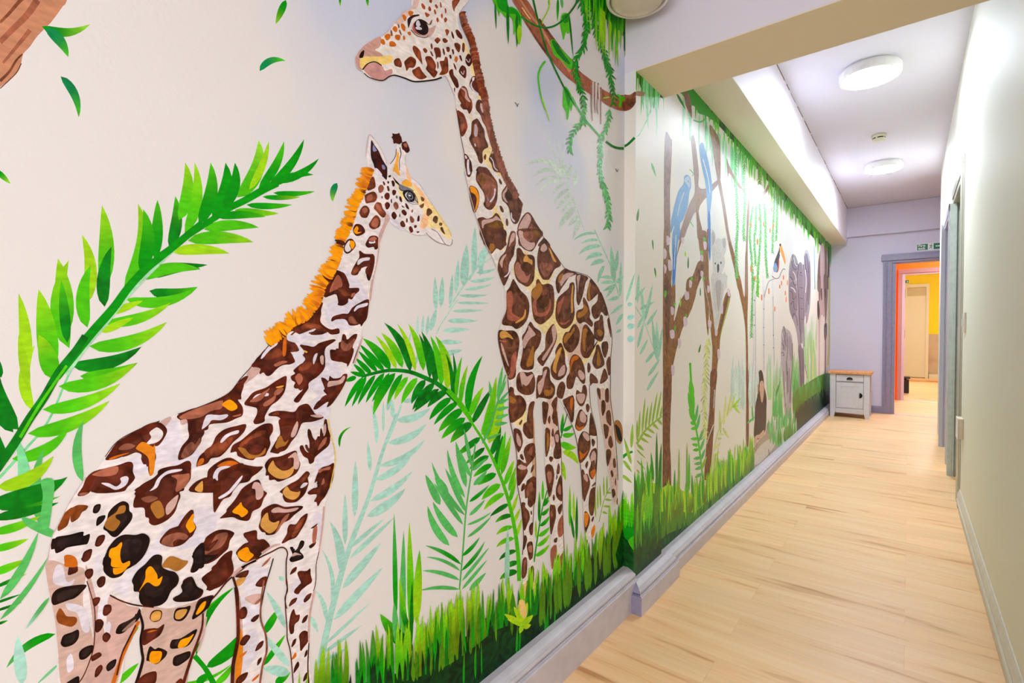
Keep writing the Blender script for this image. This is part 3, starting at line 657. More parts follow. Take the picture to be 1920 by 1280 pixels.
PAINT = r"""
W n
O tree_trunk
T 0 0 3.557
P BK2 -420,-500 620,-500 455,-20 420,40 370,110 330,160 250,240 200,310 155,360 140,420 110,480 60,530 0,580 -420,900
S BK3 5 8 0,150 60,90 120,20 160,-20
S BK3 6 3 0,540 60,480 110,400 150,360
S BK1 10 14 0,280 80,200 180,100 250,0
S BK3 2 2 0,590 60,535 112,482 142,422
S BK1 5 9 20,420 120,300 200,200
O falling_leaf
L G3 G4 17 280,175 600,162 .15
L GT G1 20 305,190 455,380 -.1
O falling_leaf
L GT G1 16 405,510 525,780 -.12
O falling_leaf
L G3 G4 10 -30,1130 70,1225 0
O falling_leaf
T 0 0 1
L G3 G4 13 536,0 517,45 0
O falling_leaf
L GT G1 13 487,133 535,114 -.2
O falling_leaf
L GT G4 12 632,343 624,378 .1
O falling_leaf
L G2 G1 5 637,838 658,800 -.2
O falling_leaf
L G3 G4 5 688,-5 690,12 0
O falling_leaf
L G3 G4 4 637,-5 638,12 0
O teal_frond
T 560 860 3.0476
S TE 13 5 120,1180 180,900 260,600 330,400 400,220 480,-40 560,-260
L TE TE 9 70,900 110,990
L TE TE 9 155,920 95,750 .1
L TE TE 8 185,830 135,520 .1
L TE TE 16 240,650 180,360 .08
L TE TE 10 265,490 265,200
L TE TE 12 320,330 325,10
L TE TE 8 410,70 395,-100 0
L TE TE 8 290,510 490,340
L TE TE 9 290,570 545,335
L TE TE 15 250,740 470,480
L TE TE 15 200,920 480,620
L TE TE 6 150,1060 410,820
L TE TE 7 140,1110 360,950
L TE TE 8 120,1170 280,1080
L TE TE 17 390,330 610,170 .05
L TE TE 13 410,240 650,70 .06
L TE TE 13 440,120 640,-10 .06
L TE TE 12 460,40 720,-110 .1
T 640 590 5.333
L TE TE 14 550,1050 890,930 .1
L TE TE 14 470,1280 850,1090 .1
L TE TE 8 350,1290 300,900 .05
L TE TE 5 420,1170 420,860
L TE TE 8 515,1030 510,850
S TE 5 4 450,1280 520,1120 600,900
O teal_frond
T 600 380 6.4
S TE 3 3 1550,1260 1720,1000 1860,800 2050,560
L TE TE 8 1920,880 1960,560 
L TE TE 9 1390,1290 1380,890
L TE TE 10 1450,1250 1470,890
L TE TE 7 1560,1230 1590,860
L TE TE 9 1630,1080 1660,680
L TE TE 16 1720,1000 1760,500
L TE TE 11 1840,850 1860,290
T 880 430 6.4
L TE TE 9 40,560 60,0 .03
L TE TE 14 120,420 200,200
S TE 3 2 0,610 60,500 130,430 330,300
L TE TE 6 80,520 320,470 .05
L TE TE 7 10,620 310,570 .05
L TE TE 6 -60,720 260,660 .04
L TE TE 6 -120,790 215,785 .03
L TE TE 5 -150,880 240,885
L TE TE 6 -200,980 165,970 
L TE TE 7 -250,1090 100,1100
O teal_frond
T 640 590 5.333
L TE TE 9 1060,60 1340,60
L TE TE 9 1010,160 1280,145
L TE TE 9 990,270 1210,275
L TE TE 10 1000,400 1210,350
S TE 2 2 950,190 1000,90 1060,0 1160,-150
L TE TE 4 760,200 765,10
L TE TE 5 810,180 820,0
L TE TE 6 855,200 870,0
L TE TE 10 890,160 950,-60
O teal_frond
L TE TE 4 640,400 700,160
L TE TE 5 740,500 770,380
L TE TE 8 460,960 500,760
L TE TE 8 620,870 780,830
O teal_frond
T 820 160 8
S TE2 2 2 1640,730 1700,900 1800,1150 1860,1290
S TE2 2 2 1780,800 1830,1100 1870,1290
S TE2 2 2 1880,850 1870,1290
T 840 300 8
L TE2 TE2 9 1740,260 1150,80 .25
L TE2 TE2 9 1730,260 1270,250 .25
L TE2 TE2 5 1740,300 1310,390 .2
L TE2 TE2 6 1740,300 1350,510 .15
L TE2 TE2 6 1760,340 1560,530 .1
L TE2 TE2 7 1830,430 1590,650 .1
L TE2 TE2 8 1850,480 1620,740
L TE2 TE2 9 1900,560 1700,790
L TE2 TE2 12 1920,700 1650,1040 .05
L TE2 TE2 9 1960,830 1800,990
L TE2 TE2 8 1990,850 1870,1180
S TE2 2 2 1740,250 1820,450 1920,700 2040,1050
L TE2 TE2 10 1740,250 1560,-20 -.1
L TE2 TE2 12 1760,250 1720,0
L TE2 TE2 8 1800,300 1850,60
L TE2 TE2 9 1900,400 1920,150
O teal_frond
T 880 430 6.4
S TG 2 2 1500,0 1600,220 1700,450 1750,640 1800,800
L TG TG 5 1530,50 1250,130 .12
L TG TG 5 1560,130 1340,170 .1
L TG TG 8 1580,200 1310,300 .12
L TG TG 9 1600,300 1390,370 .12
L TG TG 9 1620,380 1450,440 .12
L TG TG 7 1620,430 1540,640 .05
L TG TG 7 1760,500 1780,240 
L TG TG 10 1740,640 1700,200
L TG TG 6 1810,800 1820,380
L TG TG 6 1740,640 1570,650 .08
L TG TG 6 1740,590 1560,580 .08
L TG TG 6 1750,660 1640,820
L TG TG 6 1760,660 1600,740
L TG TG 7 1800,810 1660,850
L TG TG 6 1840,900 1690,1020
L TG TG 6 1840,1010 1760,1150
L TG TG 5 1820,1200 1760,1240
L TG TG 8 1760,640 1850,560
O palm_frond
T 0 0 1
S GP 6 3 -10,905 40,850 90,790 130,700 160,650 220,560
T 300 240 4
# large frond stem
T 0 0 1
T 300 240 4
L G2 G1 22 70,900 115,510 .08
L G1 YG 24 140,690 190,260 .1
L G1 YG 22 185,790 260,260 .1
L G3 G1 26 290,720 380,260 .1
L G3 G3 28 390,680 492,260 .12
L G3 G3 22 470,600 562,260 .12
L G1 G4 28 580,520 740,90 .14
L YG YG 14 670,460 815,100 .06
L G3 G1 17 740,450 930,100 .08
L G3 G3 17 810,440 1080,85 .08
L G3 G3 15 860,400 1190,230 .1
L G3 G3 14 830,440 1150,350 -.1
L G3 G1 10 850,485 1160,475 .04
L G3 YG 9 770,515 1050,518 .02
L G3 G1 12 650,575 990,575 .03
L G1 YG 14 560,615 890,640 .02
L G3 G1 15 430,670 790,665 -.05
L G1 G1 20 330,760 740,745 -.06
L G1 YG 24 210,845 700,855 -.06
L YG YG 20 90,930 520,940 -.06
L G2 G2 13 10,1025 355,1025 .03
L G2 G2 19 -60,1120 300,1055 -.1
L G2 G1 20 -80,1220 280,1190 .1
S G3 9 15 0,950 120,870 250,780 400,680 520,600 640,540 780,460 880,410
T 0 380 4
L G3 G1 22 1160,420 1180,-20 .02
L G1 YG 30 930,640 1035,10 .14
L G3 G1 27 1050,520 1075,50 .1
L G1 YG 30 770,640 765,20 .05
L G2 G2 25 785,780 835,330 -.07
L YG YG 24 640,760 615,240 .1
L G1 G1 26 655,935 680,470 -.1
L G1 YG 38 460,1020 435,420 .05
L G1 YG 32 520,1090 515,430 -.12
L G2 G1 20 505,1050 460,580
L G1 YG 40 370,1280 290,650 .03
L YG YG 24 190,1290 140,680 .04
L G2 G2 18 10,1310 -80,1080
L G1 G1 22 1050,575 1500,500 -.1
L G1 G1 20 940,720 1480,635 .12
L YG YG 14 820,830 1070,735
L G1 YG 20 780,900 1280,750 .08
L YG YG 14 760,970 1000,860
L G1 YG 26 670,1075 1250,895 .1
L G2 G2 25 530,1215 1060,1080 .1
L G1 G1 22 600,1300 1030,1200 .08
S GW 7 6 500,1290 640,1090 800,900 960,700 1150,500 1400,260
S G3 19 13 420,1300 560,1130 700,960 850,790 960,640 1090,500 1300,330 1520,150
T 0 640 4
L G1 YG 36 390,280 290,-50 .05
L YG YG 22 250,520 260,30 -.15
L YG YG 18 210,340 140,-50
L G1 YG 26 440,335 1020,160 .1
L G1 YG 24 320,510 900,315 .08
L G1 YG 26 210,690 820,445 .08
L G1 G1 22 90,880 515,650 .12
L GP GP 24 130,1300 110,700 .1
L GM GM 22 350,1420 330,800 -.12
L GM GM 18 620,1050 625,590 -.1
L YG YG 26 -20,1090 400,860 .12
L G2 G2 42 140,660 -30,120 -.16
L G2 G2 26 100,680 -60,270 -.1
L G2 G2 30 60,900 -60,480 -.15
L G2 G2 30 -60,1230 505,1015 .08
S G2 18 14 -30,960 110,760 220,580 330,420 440,230 560,80 640,-40
S G1 6 5 150,720 300,470 500,180
T 0 900 3.368
L G2 G2 19 -60,140 400,-10 .02
L G2 G1 8 -20,220 380,100 .02
L G2 G2 17 -60,240 370,140 .03
L G1 YG 16 -60,330 255,225 .05
L G1 YG 14 -60,440 180,370 .03
L G1 YG 15 -60,590 160,500 .03
L G2 YG 7 -40,680 170,590
L G2 G2 5 -40,780 130,720
L G2 G1 5 -40,830 140,770
L G2 G1 5 -20,910 50,885
P GM 150,230 340,320 320,360 170,290
P GM 260,0 340,0 330,150 300,320 255,260 270,100
L GM GM 16 0,750 240,330 .05
L GM GM 10 0,880 300,490 .04
L GM TE 8 310,740 160,940
L G3 GM 15 350,970 40,1185 .1
L TE TE 24 140,1290 110,980
L GP GP 5 370,1160 230,1290
O palm_frond
T 80 1040 5.333
L G3 G1 13 1300,1290 1910,320 -.1
L G3 G1 18 1640,1120 2100,700 .08
L G1 G1 7 1330,1290 1890,1090 .1
S G3 9 9 1515,1010 1620,1130 1700,1280
L G3 G3 14 1540,1290 1660,1180
L G3 G1 8 820,860 960,720
L G1 G1 12 740,1290 960,1080
T 360 1080 6.4
L G3 G3 12 50,960 500,140 -.12
L G3 G3 18 170,1090 540,720 .08
L G1 G1 12 280,1290 480,1060 .08
S G3 9 9 40,960 170,1120 270,1290
O palm_frond
L G3 G1 14 860,690 1060,370
L G3 G1 10 860,1070 1120,700
L G3 G1 14 1000,1290 1180,1150
O teal_frond
L TE TE 12 1120,620 890,180 .03
L TE TE 14 1170,1080 860,700
L TE TE 20 1170,1160 850,1100
L TE TE 8 1100,50 1040,0
O palm_frond
T 640 590 5.333
L G3 G3 9 150,620 40,665 
L G3 G3 8 220,610 90,570
L G3 G3 8 240,600 120,490
L G3 G3 10 300,590 140,430
L G3 G3 10 360,570 170,360
L G3 G3 12 430,560 185,295
L G3 G1 17 490,550 215,235 .06
L YG YG 11 550,540 345,210 .05
L G1 YG 15 610,530 400,180 .07
L G2 G2 16 690,570 430,80 .1
L YG YG 10 740,570 560,90 .06
L G1 YG 14 820,560 670,90 .06
L G2 G2 10 885,640 775,190 .06
L G2 G2 14 945,700 800,165 .06
L G1 G1 14 1000,710 890,210 .06
L YG G1 18 1055,750 940,210 .1
L G2 G2 8 1105,820 1045,390 .07
L G2 G2 7 1130,830 1115,380 .04
L G1 G1 8 1150,830 1205,420 -.04
L G1 YG 9 1190,900 1265,500 -.04
L G1 YG 10 1250,920 1330,600 -.04
L G3 G3 14 1270,990 1410,410 -.08
L G1 YG 12 1290,1010 1420,720 -.04
L G2 G2 9 1320,1080 1495,760
L G3 G3 10 220,620 35,920 .03
L G3 G3 9 250,610 105,920 
L G3 G3 10 340,600 165,900 .03
L G3 G3 11 430,580 245,880 .03
L G3 G3 9 480,580 305,870
L G3 G1 17 540,580 320,1000 .07
L G3 G1 11 610,590 460,900 .05
L G1 YG 11 665,620 530,850 .05
L G1 G1 13 760,630 600,890 .05
L G2 G2 14 840,650 700,890 .05
L G2 G2 14 930,680 710,950 .03
L G2 G2 13 975,740 725,970 .03
L G2 G2 13 1060,755 860,925 .06
L G3 G3 14 1100,830 880,1050 .06
L G3 G3 12 1170,870 925,1100 .05
L G3 G1 16 1215,940 970,1170 .04
L G3 G1 15 1240,1030 1000,1240 .04
L G2 G1 17 1310,1080 1090,1280 .06
S G2 5 10 200,620 280,595 440,560 560,555 700,575 860,640 960,690 1060,770 1160,870
S G1 9 8 1060,750 1200,900 1300,1060
T 780 620 2.559
L G2 G1 12 310,510 190,600 
L G2 G1 10 330,560 235,640
L G2 G1 12 350,600 255,665 .04
L G3 G1 11 365,640 275,700 .04
L G3 G1 13 385,685 295,740 .04
L G1 G1 14 405,735 315,810 .04
L G1 YG 11 425,780 325,860 .08
L G2 G2 9 445,830 355,890 .03
L G2 G1 9 462,885 380,920 .1
L G1 YG 9 465,940 385,978 .1
L G1 YG 9 472,995 385,1038 .1
L G2 G2 9 482,1055 398,1100 .1
L G2 G1 10 490,1110 425,1142 .1
L G2 G1 12 488,1155 402,1192 .1
L G2 G2 11 270,440 350,290
L G2 G2 12 355,600 405,450 .05
L G2 G2 14 375,650 415,500 .05
L G1 G1 10 395,680 430,480
L G1 YG 11 410,690 455,500
L G1 YG 10 425,740 470,620
L G1 YG 8 445,770 480,650
L G1 YG 8 450,820 480,700
L YG YG 6 460,870 490,780
L YG YG 6 470,920 500,850
L YG YG 6 480,990 508,900
L G1 G1 10 315,500 370,350 
L G1 G1 12 330,520 400,330 .03
L YG YG 22 350,540 420,320
S G1 4 8 200,350 260,430 330,540 380,640 420,740 450,840 475,960 490,1080 495,1200
O fern
S GM 3 3 208,1240 225,1050 240,860 265,680 285,540
L GM GM 10 235,885 75,630 -.07
L GM GM 10 240,870 140,660 0
L GM GM 14 115,835 45,690 0
L GM GM 16 150,790 90,690 0
L GM GM 9 225,930 85,730
L GM GM 14 200,990 80,820 -.05
L GM GM 14 160,1030 55,840 -.08
L GM GM 10 235,800 150,570 -.06
L GM GM 12 240,750 190,530
L GM GM 8 260,700 200,560
L GM GM 7 265,650 230,470
L G3 GM 8 215,1120 45,1030 .06
L GM GM 6 210,1150 50,1085 .08
L GM GM 8 208,1195 30,1150 .06
L GM GM 7 208,1240 20,1245 .06
L G3 GM 7 220,1080 305,990 .05
L G3 GM 7 218,1150 330,1010 .05
L GM GM 6 220,1200 350,1040
L GM GM 6 220,1240 340,1100
L GM GM 9 255,1245 335,1160
L G3 GM 7 255,820 350,740 .03
L GM GM 7 255,885 330,810 .03
L GM GM 5 245,930 360,870 .05
L GM GM 6 245,990 360,890 .04
L GM GM 9 275,740 340,670 .03
L GM GM 7 270,670 340,610
O background_fern
L TG TG 9 435,1250 440,940
L GM GM 7 390,330 415,170
L GM GM 8 375,380 350,240
L GM GM 6 395,320 432,240
L GM GM 5 400,340 445,290
L GM GM 6 395,350 445,325
L GM GM 7 385,380 445,365
L GM GM 7 380,420 445,400
L GM GM 7 375,450 440,440
L G1 YG 14 330,520 360,320
L G1 YG 14 340,520 385,220
S GM 4 3 320,540 360,440 395,330 430,210
L GM GM 5 340,520 410,490
O grass_tuft
T 560 860 3.0476
L G3 GM 9 555,920 545,310
L GM GM 12 590,1080 600,410
L G1 YG 13 645,1000 632,360
L YG G1 16 670,940 690,520
L G2 G2 7 640,1090 648,700
L G1 YG 11 615,1000 575,680
L G2 G1 10 630,990 580,830
L G2 G1 26 655,1095 465,885 -.05
L GM GM 12 560,1060 545,820
T 0 0 1
O fern
T 920 740 6.4
# fern seen between the tall giraffe legs
S G2 2 2 840,520 920,220
L G2 G1 6 850,470 870,220
L G3 G1 7 870,430 985,360 .05
L G1 G1 9 860,480 1005,460 .1
L G1 YG 13 845,570 1030,630 .12
L YG YG 12 860,680 1050,830 -.15
L YG YG 8 850,790 900,1030 
T 920 900 6.4
S G3 3 2 520,980 560,700 620,340 680,120
L G2 G1 6 630,300 700,190
L G3 G3 6 625,310 700,240
L G3 G1 7 610,420 700,330 .06
L G3 G1 7 590,550 705,430 .08
L G1 G1 8 570,670 705,560 .08
L G1 YG 8 555,790 705,650 .08
L G1 YG 8 530,910 705,770 .08
L G2 G1 5 580,500 585,130
L G1 G1 5 625,240 625,0
L YG YG 4 545,700 540,480
L G1 YG 5 950,560 950,60
L YG YG 5 1000,500 995,140
L G2 G3 5 1000,700 960,400
L G2 G2 5 1030,750 1035,190
S GL 1.5 1.5 1300,500 1360,240 1430,90
L GL GL 4 1380,150 1450,150
L GL GL 4 1370,230 1455,240
L GL GL 4 1350,310 1440,320
L GL GL 4 1340,380 1400,400
L GL GL 3 1260,450 1250,120
L GL GL 3 1285,350 1285,60
L GL GL 3 1320,320 1310,40
L GL GL 3 1360,200 1355,-50
L GL GL 3 1395,150 1395,-60
O giraffe_young
T 0 0 1
P W 731,307 742,290 744,272 752,270 757,282 761,287 761,307 768,329 780,339 787,348 798,365 814,389 831,417 840,430 847,450 843,460 834,458 819,453 800,441 783,441 769,436 748,422 731,409 720,427 715,447 712,461 709,480 704,505 698,528 693,560 691,577 685,599 677,624 669,661 664,681 650,709 636,734 620,764 616,786 619,814 626,846 626,880 617,914 608,949 605,956 601,1027 595,1059 590,1096 590,1108 583,1139 580,1189 581,1236 582,1290 549,1290 546,1236 538,1197 534,1127 538,1103 535,1096 535,1041 534,1028 524,1026 514,1040 504,1076 493,1112 488,1127 487,1166 497,1189 499,1221 491,1252 487,1290 435,1290 437,1244 443,1213 445,1158 440,1100 435,1081 427,1085 402,1117 387,1145 380,1190 357,1231 342,1290 256,1290 267,1237 262,1190 263,1139 256,1171 236,1218 215,1290 116,1290 108,1209 102,1156 95,1124 87,1087 89,1047 97,1008 108,985 116,963 131,940 147,918 161,894 180,881 197,856 219,828 255,807 299,789 333,776 383,759 429,736 451,709 471,687 503,648 531,628 550,608 574,597 596,569 603,550 610,531 616,525 633,492 639,467 645,447 653,435 661,411 667,389 678,368 687,342 690,320 687,293 690,270 693,253 701,260 715,282 725,307
P T 116,1278 215,1278 224,1450 218,1640 150,1660 126,1450
P T 256,1278 342,1278 336,1450 346,1570 290,1600 270,1450
P W 435,1278 487,1278 480,1380 482,1470 446,1480 438,1380
P W 549,1278 582,1278 580,1350 583,1400 557,1410 552,1350
P K 150,1320 185,1310 180,1345 150,1350
P D 160,1390 205,1380 195,1420 165,1425
P K 150,1470 190,1465 185,1510 155,1510
P D 285,1320 325,1310 315,1350 285,1355
P K 290,1400 320,1390 325,1430 295,1435
P D 290,1480 330,1475 320,1520 295,1520
P D 448,1300 470,1295 468,1330 450,1330
P D 452,1360 475,1355 470,1400 452,1395
P D 560,1300 575,1295 573,1330 560,1328
P D 560,1355 576,1350 574,1380 562,1382
# lilac-white patches
P V 640,505 668,520 690,560 680,600 640,620 610,600 615,570 640,560 650,540
P V 545,640 600,650 640,700 600,740 560,700 540,670
P V 200,885 260,850 300,800 330,790 345,850 300,870 240,900
P V 600,740 620,770 590,800 575,770
P V 612,820 625,840 622,880 600,900 590,870
P V 320,850 350,830 380,860 330,890
P V 300,1000 350,960 400,950 400,1000 340,1030
P V 590,960 605,970 598,1010 585,1000
P V 700,370 720,390 760,430 740,425 715,395
P V 470,1060 505,1070 495,1090 470,1110 455,1100
P V 450,1120 488,1110 485,1150 460,1180 455,1150
P V 460,1190 480,1180 485,1220 455,1260 450,1240
P V 545,1100 560,1085 575,1130 550,1130
# tan shading of rear leg
P T 89,1050 130,1060 160,1070 155,1130 175,1200 170,1290 118,1290 108,1209 102,1156 88,1087
P T2 207,1115 240,1135 262,1140 255,1171 236,1218 215,1290 190,1290 200,1200 200,1150
P T2 160,1060 180,1120 205,1240 190,1290 160,1290 175,1190
P T 265,1140 320,1140 395,1120 384,1150 378,1190 357,1231 342,1290 258,1290 268,1230
P V 105,1060 118,1062 125,1090 140,1085 130,1098 100,1092
P V 125,1130 160,1140 168,1180 155,1182 145,1150 128,1143
P V 125,1235 134,1225 138,1250 127,1260
P V 212,1100 240,1075 300,1005 330,1000 270,1060 243,1100 240,1120
P V 180,1040 190,1045 188,1075 178,1068
P V 195,1120 202,1107 198,1140 184,1170 184,1140
P V 203,1165 208,1172 203,1190 196,1182
P T2 440,1100 450,1120 455,1180 455,1240 445,1290 436,1290 443,1213
P O2 449,1180 455,1200 452,1260 444,1285 440,1260
P T2 458,1120 488,1112 488,1127 475,1133
# yellow on head
P F 735,330 745,345 780,350 800,372 820,400 840,430 845,448 835,445 820,430 800,425 795,400 785,385 762,375 750,370 745,350
P O 744,285 748,290 746,310 750,330 740,322 736,320 742,300
P O 753,342 762,336 772,344 770,350 756,348
P O3 762,310 768,330 772,340 762,332
P O3 775,345 792,360 805,390 800,388 790,372
P O3 795,400 803,405 800,425 788,428 790,412
T 600 220 6.4
# ear outline and dark interior
S PL 2 2 550,470 560,330 590,210 650,260
S PL 1.5 1 650,260 740,400 800,560
P K2 615,275 650,330 700,400 740,490 780,560 805,610 800,740 780,740 740,700 690,660 650,600 640,560 610,480 605,360
P DD 640,420 680,410 730,500 760,580 790,640 790,720 740,660 690,610 650,500
P LB 640,330 670,380 680,400 640,410 630,370
P LB 740,570 770,580 780,620 750,620
P V 690,620 740,680 730,700 680,650 660,610
# ossicones
p DD 865,190 900,200 930,195 950,185 960,215 975,240 985,300 950,325 910,310 880,315 875,270 855,235 870,225
p DD 985,300 1030,285 1050,320 1070,370 1075,400 1055,425 1030,425 1005,395 985,385 975,330
P B3 1000,320 1035,310 1045,360 1010,350
S DD 1.2 1.2 840,560 880,510 905,460 915,380
S K 1.6 1 955,360 970,440 950,520 952,635
S PL 1 1 1025,440 1025,560 1075,700 1200,810 1270,930 1370,1080 1480,1260
# eye
P GY 950,800 1000,820 1080,850 1120,890 1000,890 950,850
P K 990,900 1020,880 1060,878 1110,900 1140,940 1150,990 1175,1030 1120,1020 1060,1010 1010,960
P LV 1020,920 1060,890 1110,910 1130,950 1145,1000 1170,1030 1110,1010 1060,990 1025,950
P K 1035,930 1060,890 1105,905 1130,950 1130,1000 1090,1005 1050,970
P GY 1045,930 1070,900 1100,920 1115,970 1080,985
P K 1060,930 1080,915 1100,940 1095,975 1070,960
P V 1060,930 1085,930 1085,950 1065,945
S K 1.4 1 945,845 980,880 1060,875 1110,895 1150,950 1175,1030
S K 1.2 .6 1000,940 1050,1010 1110,1040 1180,1040
# face spots
P D 820,700 845,692 850,710 825,722
P D 805,765 825,770 828,790 810,795
P D 855,765 880,760 895,790 890,825 870,825
P D 750,770 770,775 780,805 765,815
P D 800,830 820,825 832,860 830,885 812,880
P B3 695,850 720,810 750,815 765,850 745,895 710,905
P D 865,880 885,868 912,885 905,920 880,938 865,915
P D 770,935 795,905 825,910 835,950 815,990 780,975
P D 948,955 965,950 980,985 980,1020 955,1000
P DG 907,945 925,940 928,970 910,968
P D 738,945 750,950 745,975 735,965
P D 845,990 860,980 862,1030 850,1020
P D 775,1045 800,1015 830,1030 838,1060 815,1100 790,1100
P B3 878,1040 905,1012 935,1040 940,1080 915,1110 885,1080
P D 1020,1030 1040,1040 1065,1085 1060,1105 1030,1080
P D 975,1060 990,1060 1010,1085 990,1080
P DB 1210,950 1250,975 1245,1005 1215,1000
P DB 1190,1060 1215,1045 1245,1030 1240,1070 1215,1090
P DB 1280,1110 1300,1090 1330,1105 1345,1140 1320,1165 1295,1185 1275,1165
P DB 1370,1185 1400,1185 1410,1210 1395,1260 1380,1270 1360,1225
P D 975,1125 1005,1105 1040,1150 1020,1180 990,1160
P D 855,1165 885,1130 920,1180 895,1225 865,1205
P B3 1075,1200 1095,1185 1130,1230 1115,1265 1085,1255
P B3 1095,1115 1115,1105 1110,1140 1095,1140
P D 1170,1190 1190,1180 1190,1240 1165,1245
P K 950,1160 960,1160 960,1195 950,1190
# neck upper spots
P B 560,810 600,740 625,712 650,730 665,830 620,865 570,875
P B 540,930 620,892 660,900 685,950 660,1010 600,1025 550,1030 535,970
P R 570,940 620,925 625,990 560,1000
P B 470,1130 510,1070 560,1062 595,1110 580,1170 555,1205 500,1200 475,1165
P R 500,1100 550,1080 570,1120 530,1150
P B 650,1060 680,1020 730,1030 750,1090 790,1150 770,1200 730,1190 670,1120 645,1095
P R 660,1050 700,1040 740,1120 700,1110
T 600 380 6.4
P B 600,230 640,170 680,150 720,200 710,280 650,320 600,300 585,260
P R 620,230 670,180 700,220 680,290 620,280
S D 1.5 1.2 720,210 715,270 690,300
P D 395,310 430,255 500,270 540,340 510,380 440,400 400,360
P Y 405,320 440,280 460,310 450,350 500,350 440,375 405,350
P D 545,490 590,410 640,393 690,410 715,480 690,550 655,560 640,530 580,540 550,520
P R 580,440 640,405 680,430 640,460 600,460
P V 585,465 640,470 650,450 660,480 600,490
P D 285,520 320,450 370,430 410,460 425,520 370,590 320,612 285,580
P W 300,520 340,460 360,460 350,510 370,560 330,590 300,570
P Y 355,460 400,460 415,510 385,555 360,510
P D 465,590 480,575 530,610 600,615 640,620 655,680 640,790 600,920 575,930 555,880 560,820 590,770 530,770 480,800 450,860 400,870 370,850 390,790 440,700 470,650
P V 455,690 500,665 590,655 585,690 520,700 460,745 445,735
P B 380,840 410,780 450,760 470,800 440,840 400,860
P D 960,240 990,215 1020,260 1015,290 985,290 965,270
P B 970,235 990,225 1010,265 990,275
P D 1065,300 1085,280 1110,310 1115,345 1090,360 1070,335
P D 1030,200 1045,185 1050,225 1035,240
P D 1125,280 1150,265 1160,290 1135,305
P D 1155,345 1195,345 1170,365
P DB 1280,120 1300,72 1330,95 1345,120 1320,145 1300,160 1278,145
P DB 1365,165 1405,165 1412,200 1400,245 1375,235 1350,215
P DB 1430,240 1465,245 1460,275 1430,270
P DB 1440,310 1465,290 1485,340 1500,380 1470,360
S DG 1.2 1.2 1335,315 1400,350 1450,420 1500,495 1550,515
S DG 1.2 1.2 1270,360 1330,420 1420,480 1500,500
S PL 1 1 850,190 950,270 1080,360 1170,390 1280,385
S FY 1.5 1.2 1330,20 1450,180 1540,320 1580,400
S DG 1.2 1 1585,440 1580,490 1555,515
P T2 840,180 790,140 760,250 700,400 690,600 650,820 600,1000 590,1160 610,1160 640,930 690,700 710,540 730,440 790,280
# big dark neck patch
P D 180,810 250,825 300,860 350,980 350,1020 430,1020 465,1025 465,1060 420,1100 380,1160 340,1150 330,1200 270,1235 210,1225 215,1190 190,1100 110,1120 60,1135 25,1090 50,1020 80,960 130,880
P R2 200,870 240,890 265,960 255,1010 150,1060 110,1070 140,980
P B 210,1030 260,1020 330,1080 360,1110 300,1120 250,1090
P R 380,1090 420,1080 400,1120 370,1130
T 480 480 6.4
P D 1160,610 1240,560 1320,520 1355,530 1350,600 1330,740 1290,800 1260,845 1245,815 1200,830 1120,830 1090,780 1050,755 960,760 910,785 900,760 930,720 1040,690 1100,690 1130,650
P V 1175,640 1220,590 1330,560 1335,590 1290,610 1230,625 1180,665
P B3 1110,740 1150,720 1200,780 1230,810 1150,810 1110,780
P D 740,560 800,560 780,640 780,700 770,780 820,840 900,880 980,865 1000,890 990,930 900,940 850,910 790,940 650,940 700,870 600,910 530,940 440,900 380,930 330,980 350,1000 350,1080 400,1140 440,1200 430,1290 -10,1290 100,1130 200,1010 300,960 460,820 560,790 650,690 700,630
P V 60,1210 130,1110 200,1040 250,1020 250,1060 180,1100 110,1180 70,1230
P B 540,840 620,800 700,810 780,840 830,900 700,890 620,860 560,880
P V 380,940 480,950 700,870 680,905 560,930 700,960 850,935 860,970 780,1000 620,1010 520,1040 430,1030 370,1000
P O4 320,1010 350,1000 345,1200 310,1180
P D 1035,945 1065,940 1090,1000 1140,960 1180,935 1205,945 1200,990 1160,1040 1150,1100 1170,1110 1160,1180 1140,1220 1110,1290 1040,1275 960,1240 900,1230 885,1160 895,1120 980,1120 990,1040 1020,1020
P B3 1040,1040 1070,1070 1120,1050 1190,980 1170,1030 1120,1110 1070,1135 1020,1110 1010,1060
P D 525,1070 600,1070 690,1085 760,1040 900,1000 945,1000 930,1030 850,1080 820,1150 810,1290 570,1290 600,1230 565,1190 580,1140 545,1100
P R 580,1120 620,1150 680,1160 620,1165
S V 3 1 720,1170 700,1230 670,1280
S T2 3 2 790,1180 770,1290
S DD 2 1.5 1250,1050 1200,1170 1160,1290
S T2 2 3 1280,960 1230,1120 1180,1290
T 420 620 6.4
P D 530,190 620,110 740,50 745,130 790,240 830,350 800,400 710,410 640,450 560,530 510,540 470,500 430,520 420,480 430,450 340,435 330,405 400,330 470,240
P V 440,320 500,210 600,120 640,130 630,170 550,230 480,310 450,335
P B 500,280 620,210 690,240 680,300 600,330 500,350
P O4 710,110 745,80 740,280 700,290
P R 600,400 700,360 760,370 700,400 620,430
P R2 640,380 680,365 680,385 650,395
P D 265,540 285,560 210,690 180,740 120,760 60,750 130,690 190,590
P T2 330,440 430,450 420,500 380,540 240,650 200,690 285,560 270,520
P D 910,170 980,175 1090,190 1200,130 1330,105 1320,130 1220,200 1200,280 1210,430 1130,540 1020,620 1010,690 960,760 900,850 860,860 835,830 890,760 940,700 850,690 835,660 850,620 810,590 800,545 850,510 830,475 900,410 960,370 970,320 950,290 970,260
P V 1090,280 1120,275 1090,370 1070,400 1065,340
P T2 1150,310 1190,300 1190,400 1160,390
P R 850,560 890,510 930,530 940,590 900,650 870,610
P Y2 950,230 1000,250 980,265
P B 900,430 980,370 1050,390 1000,460 900,480
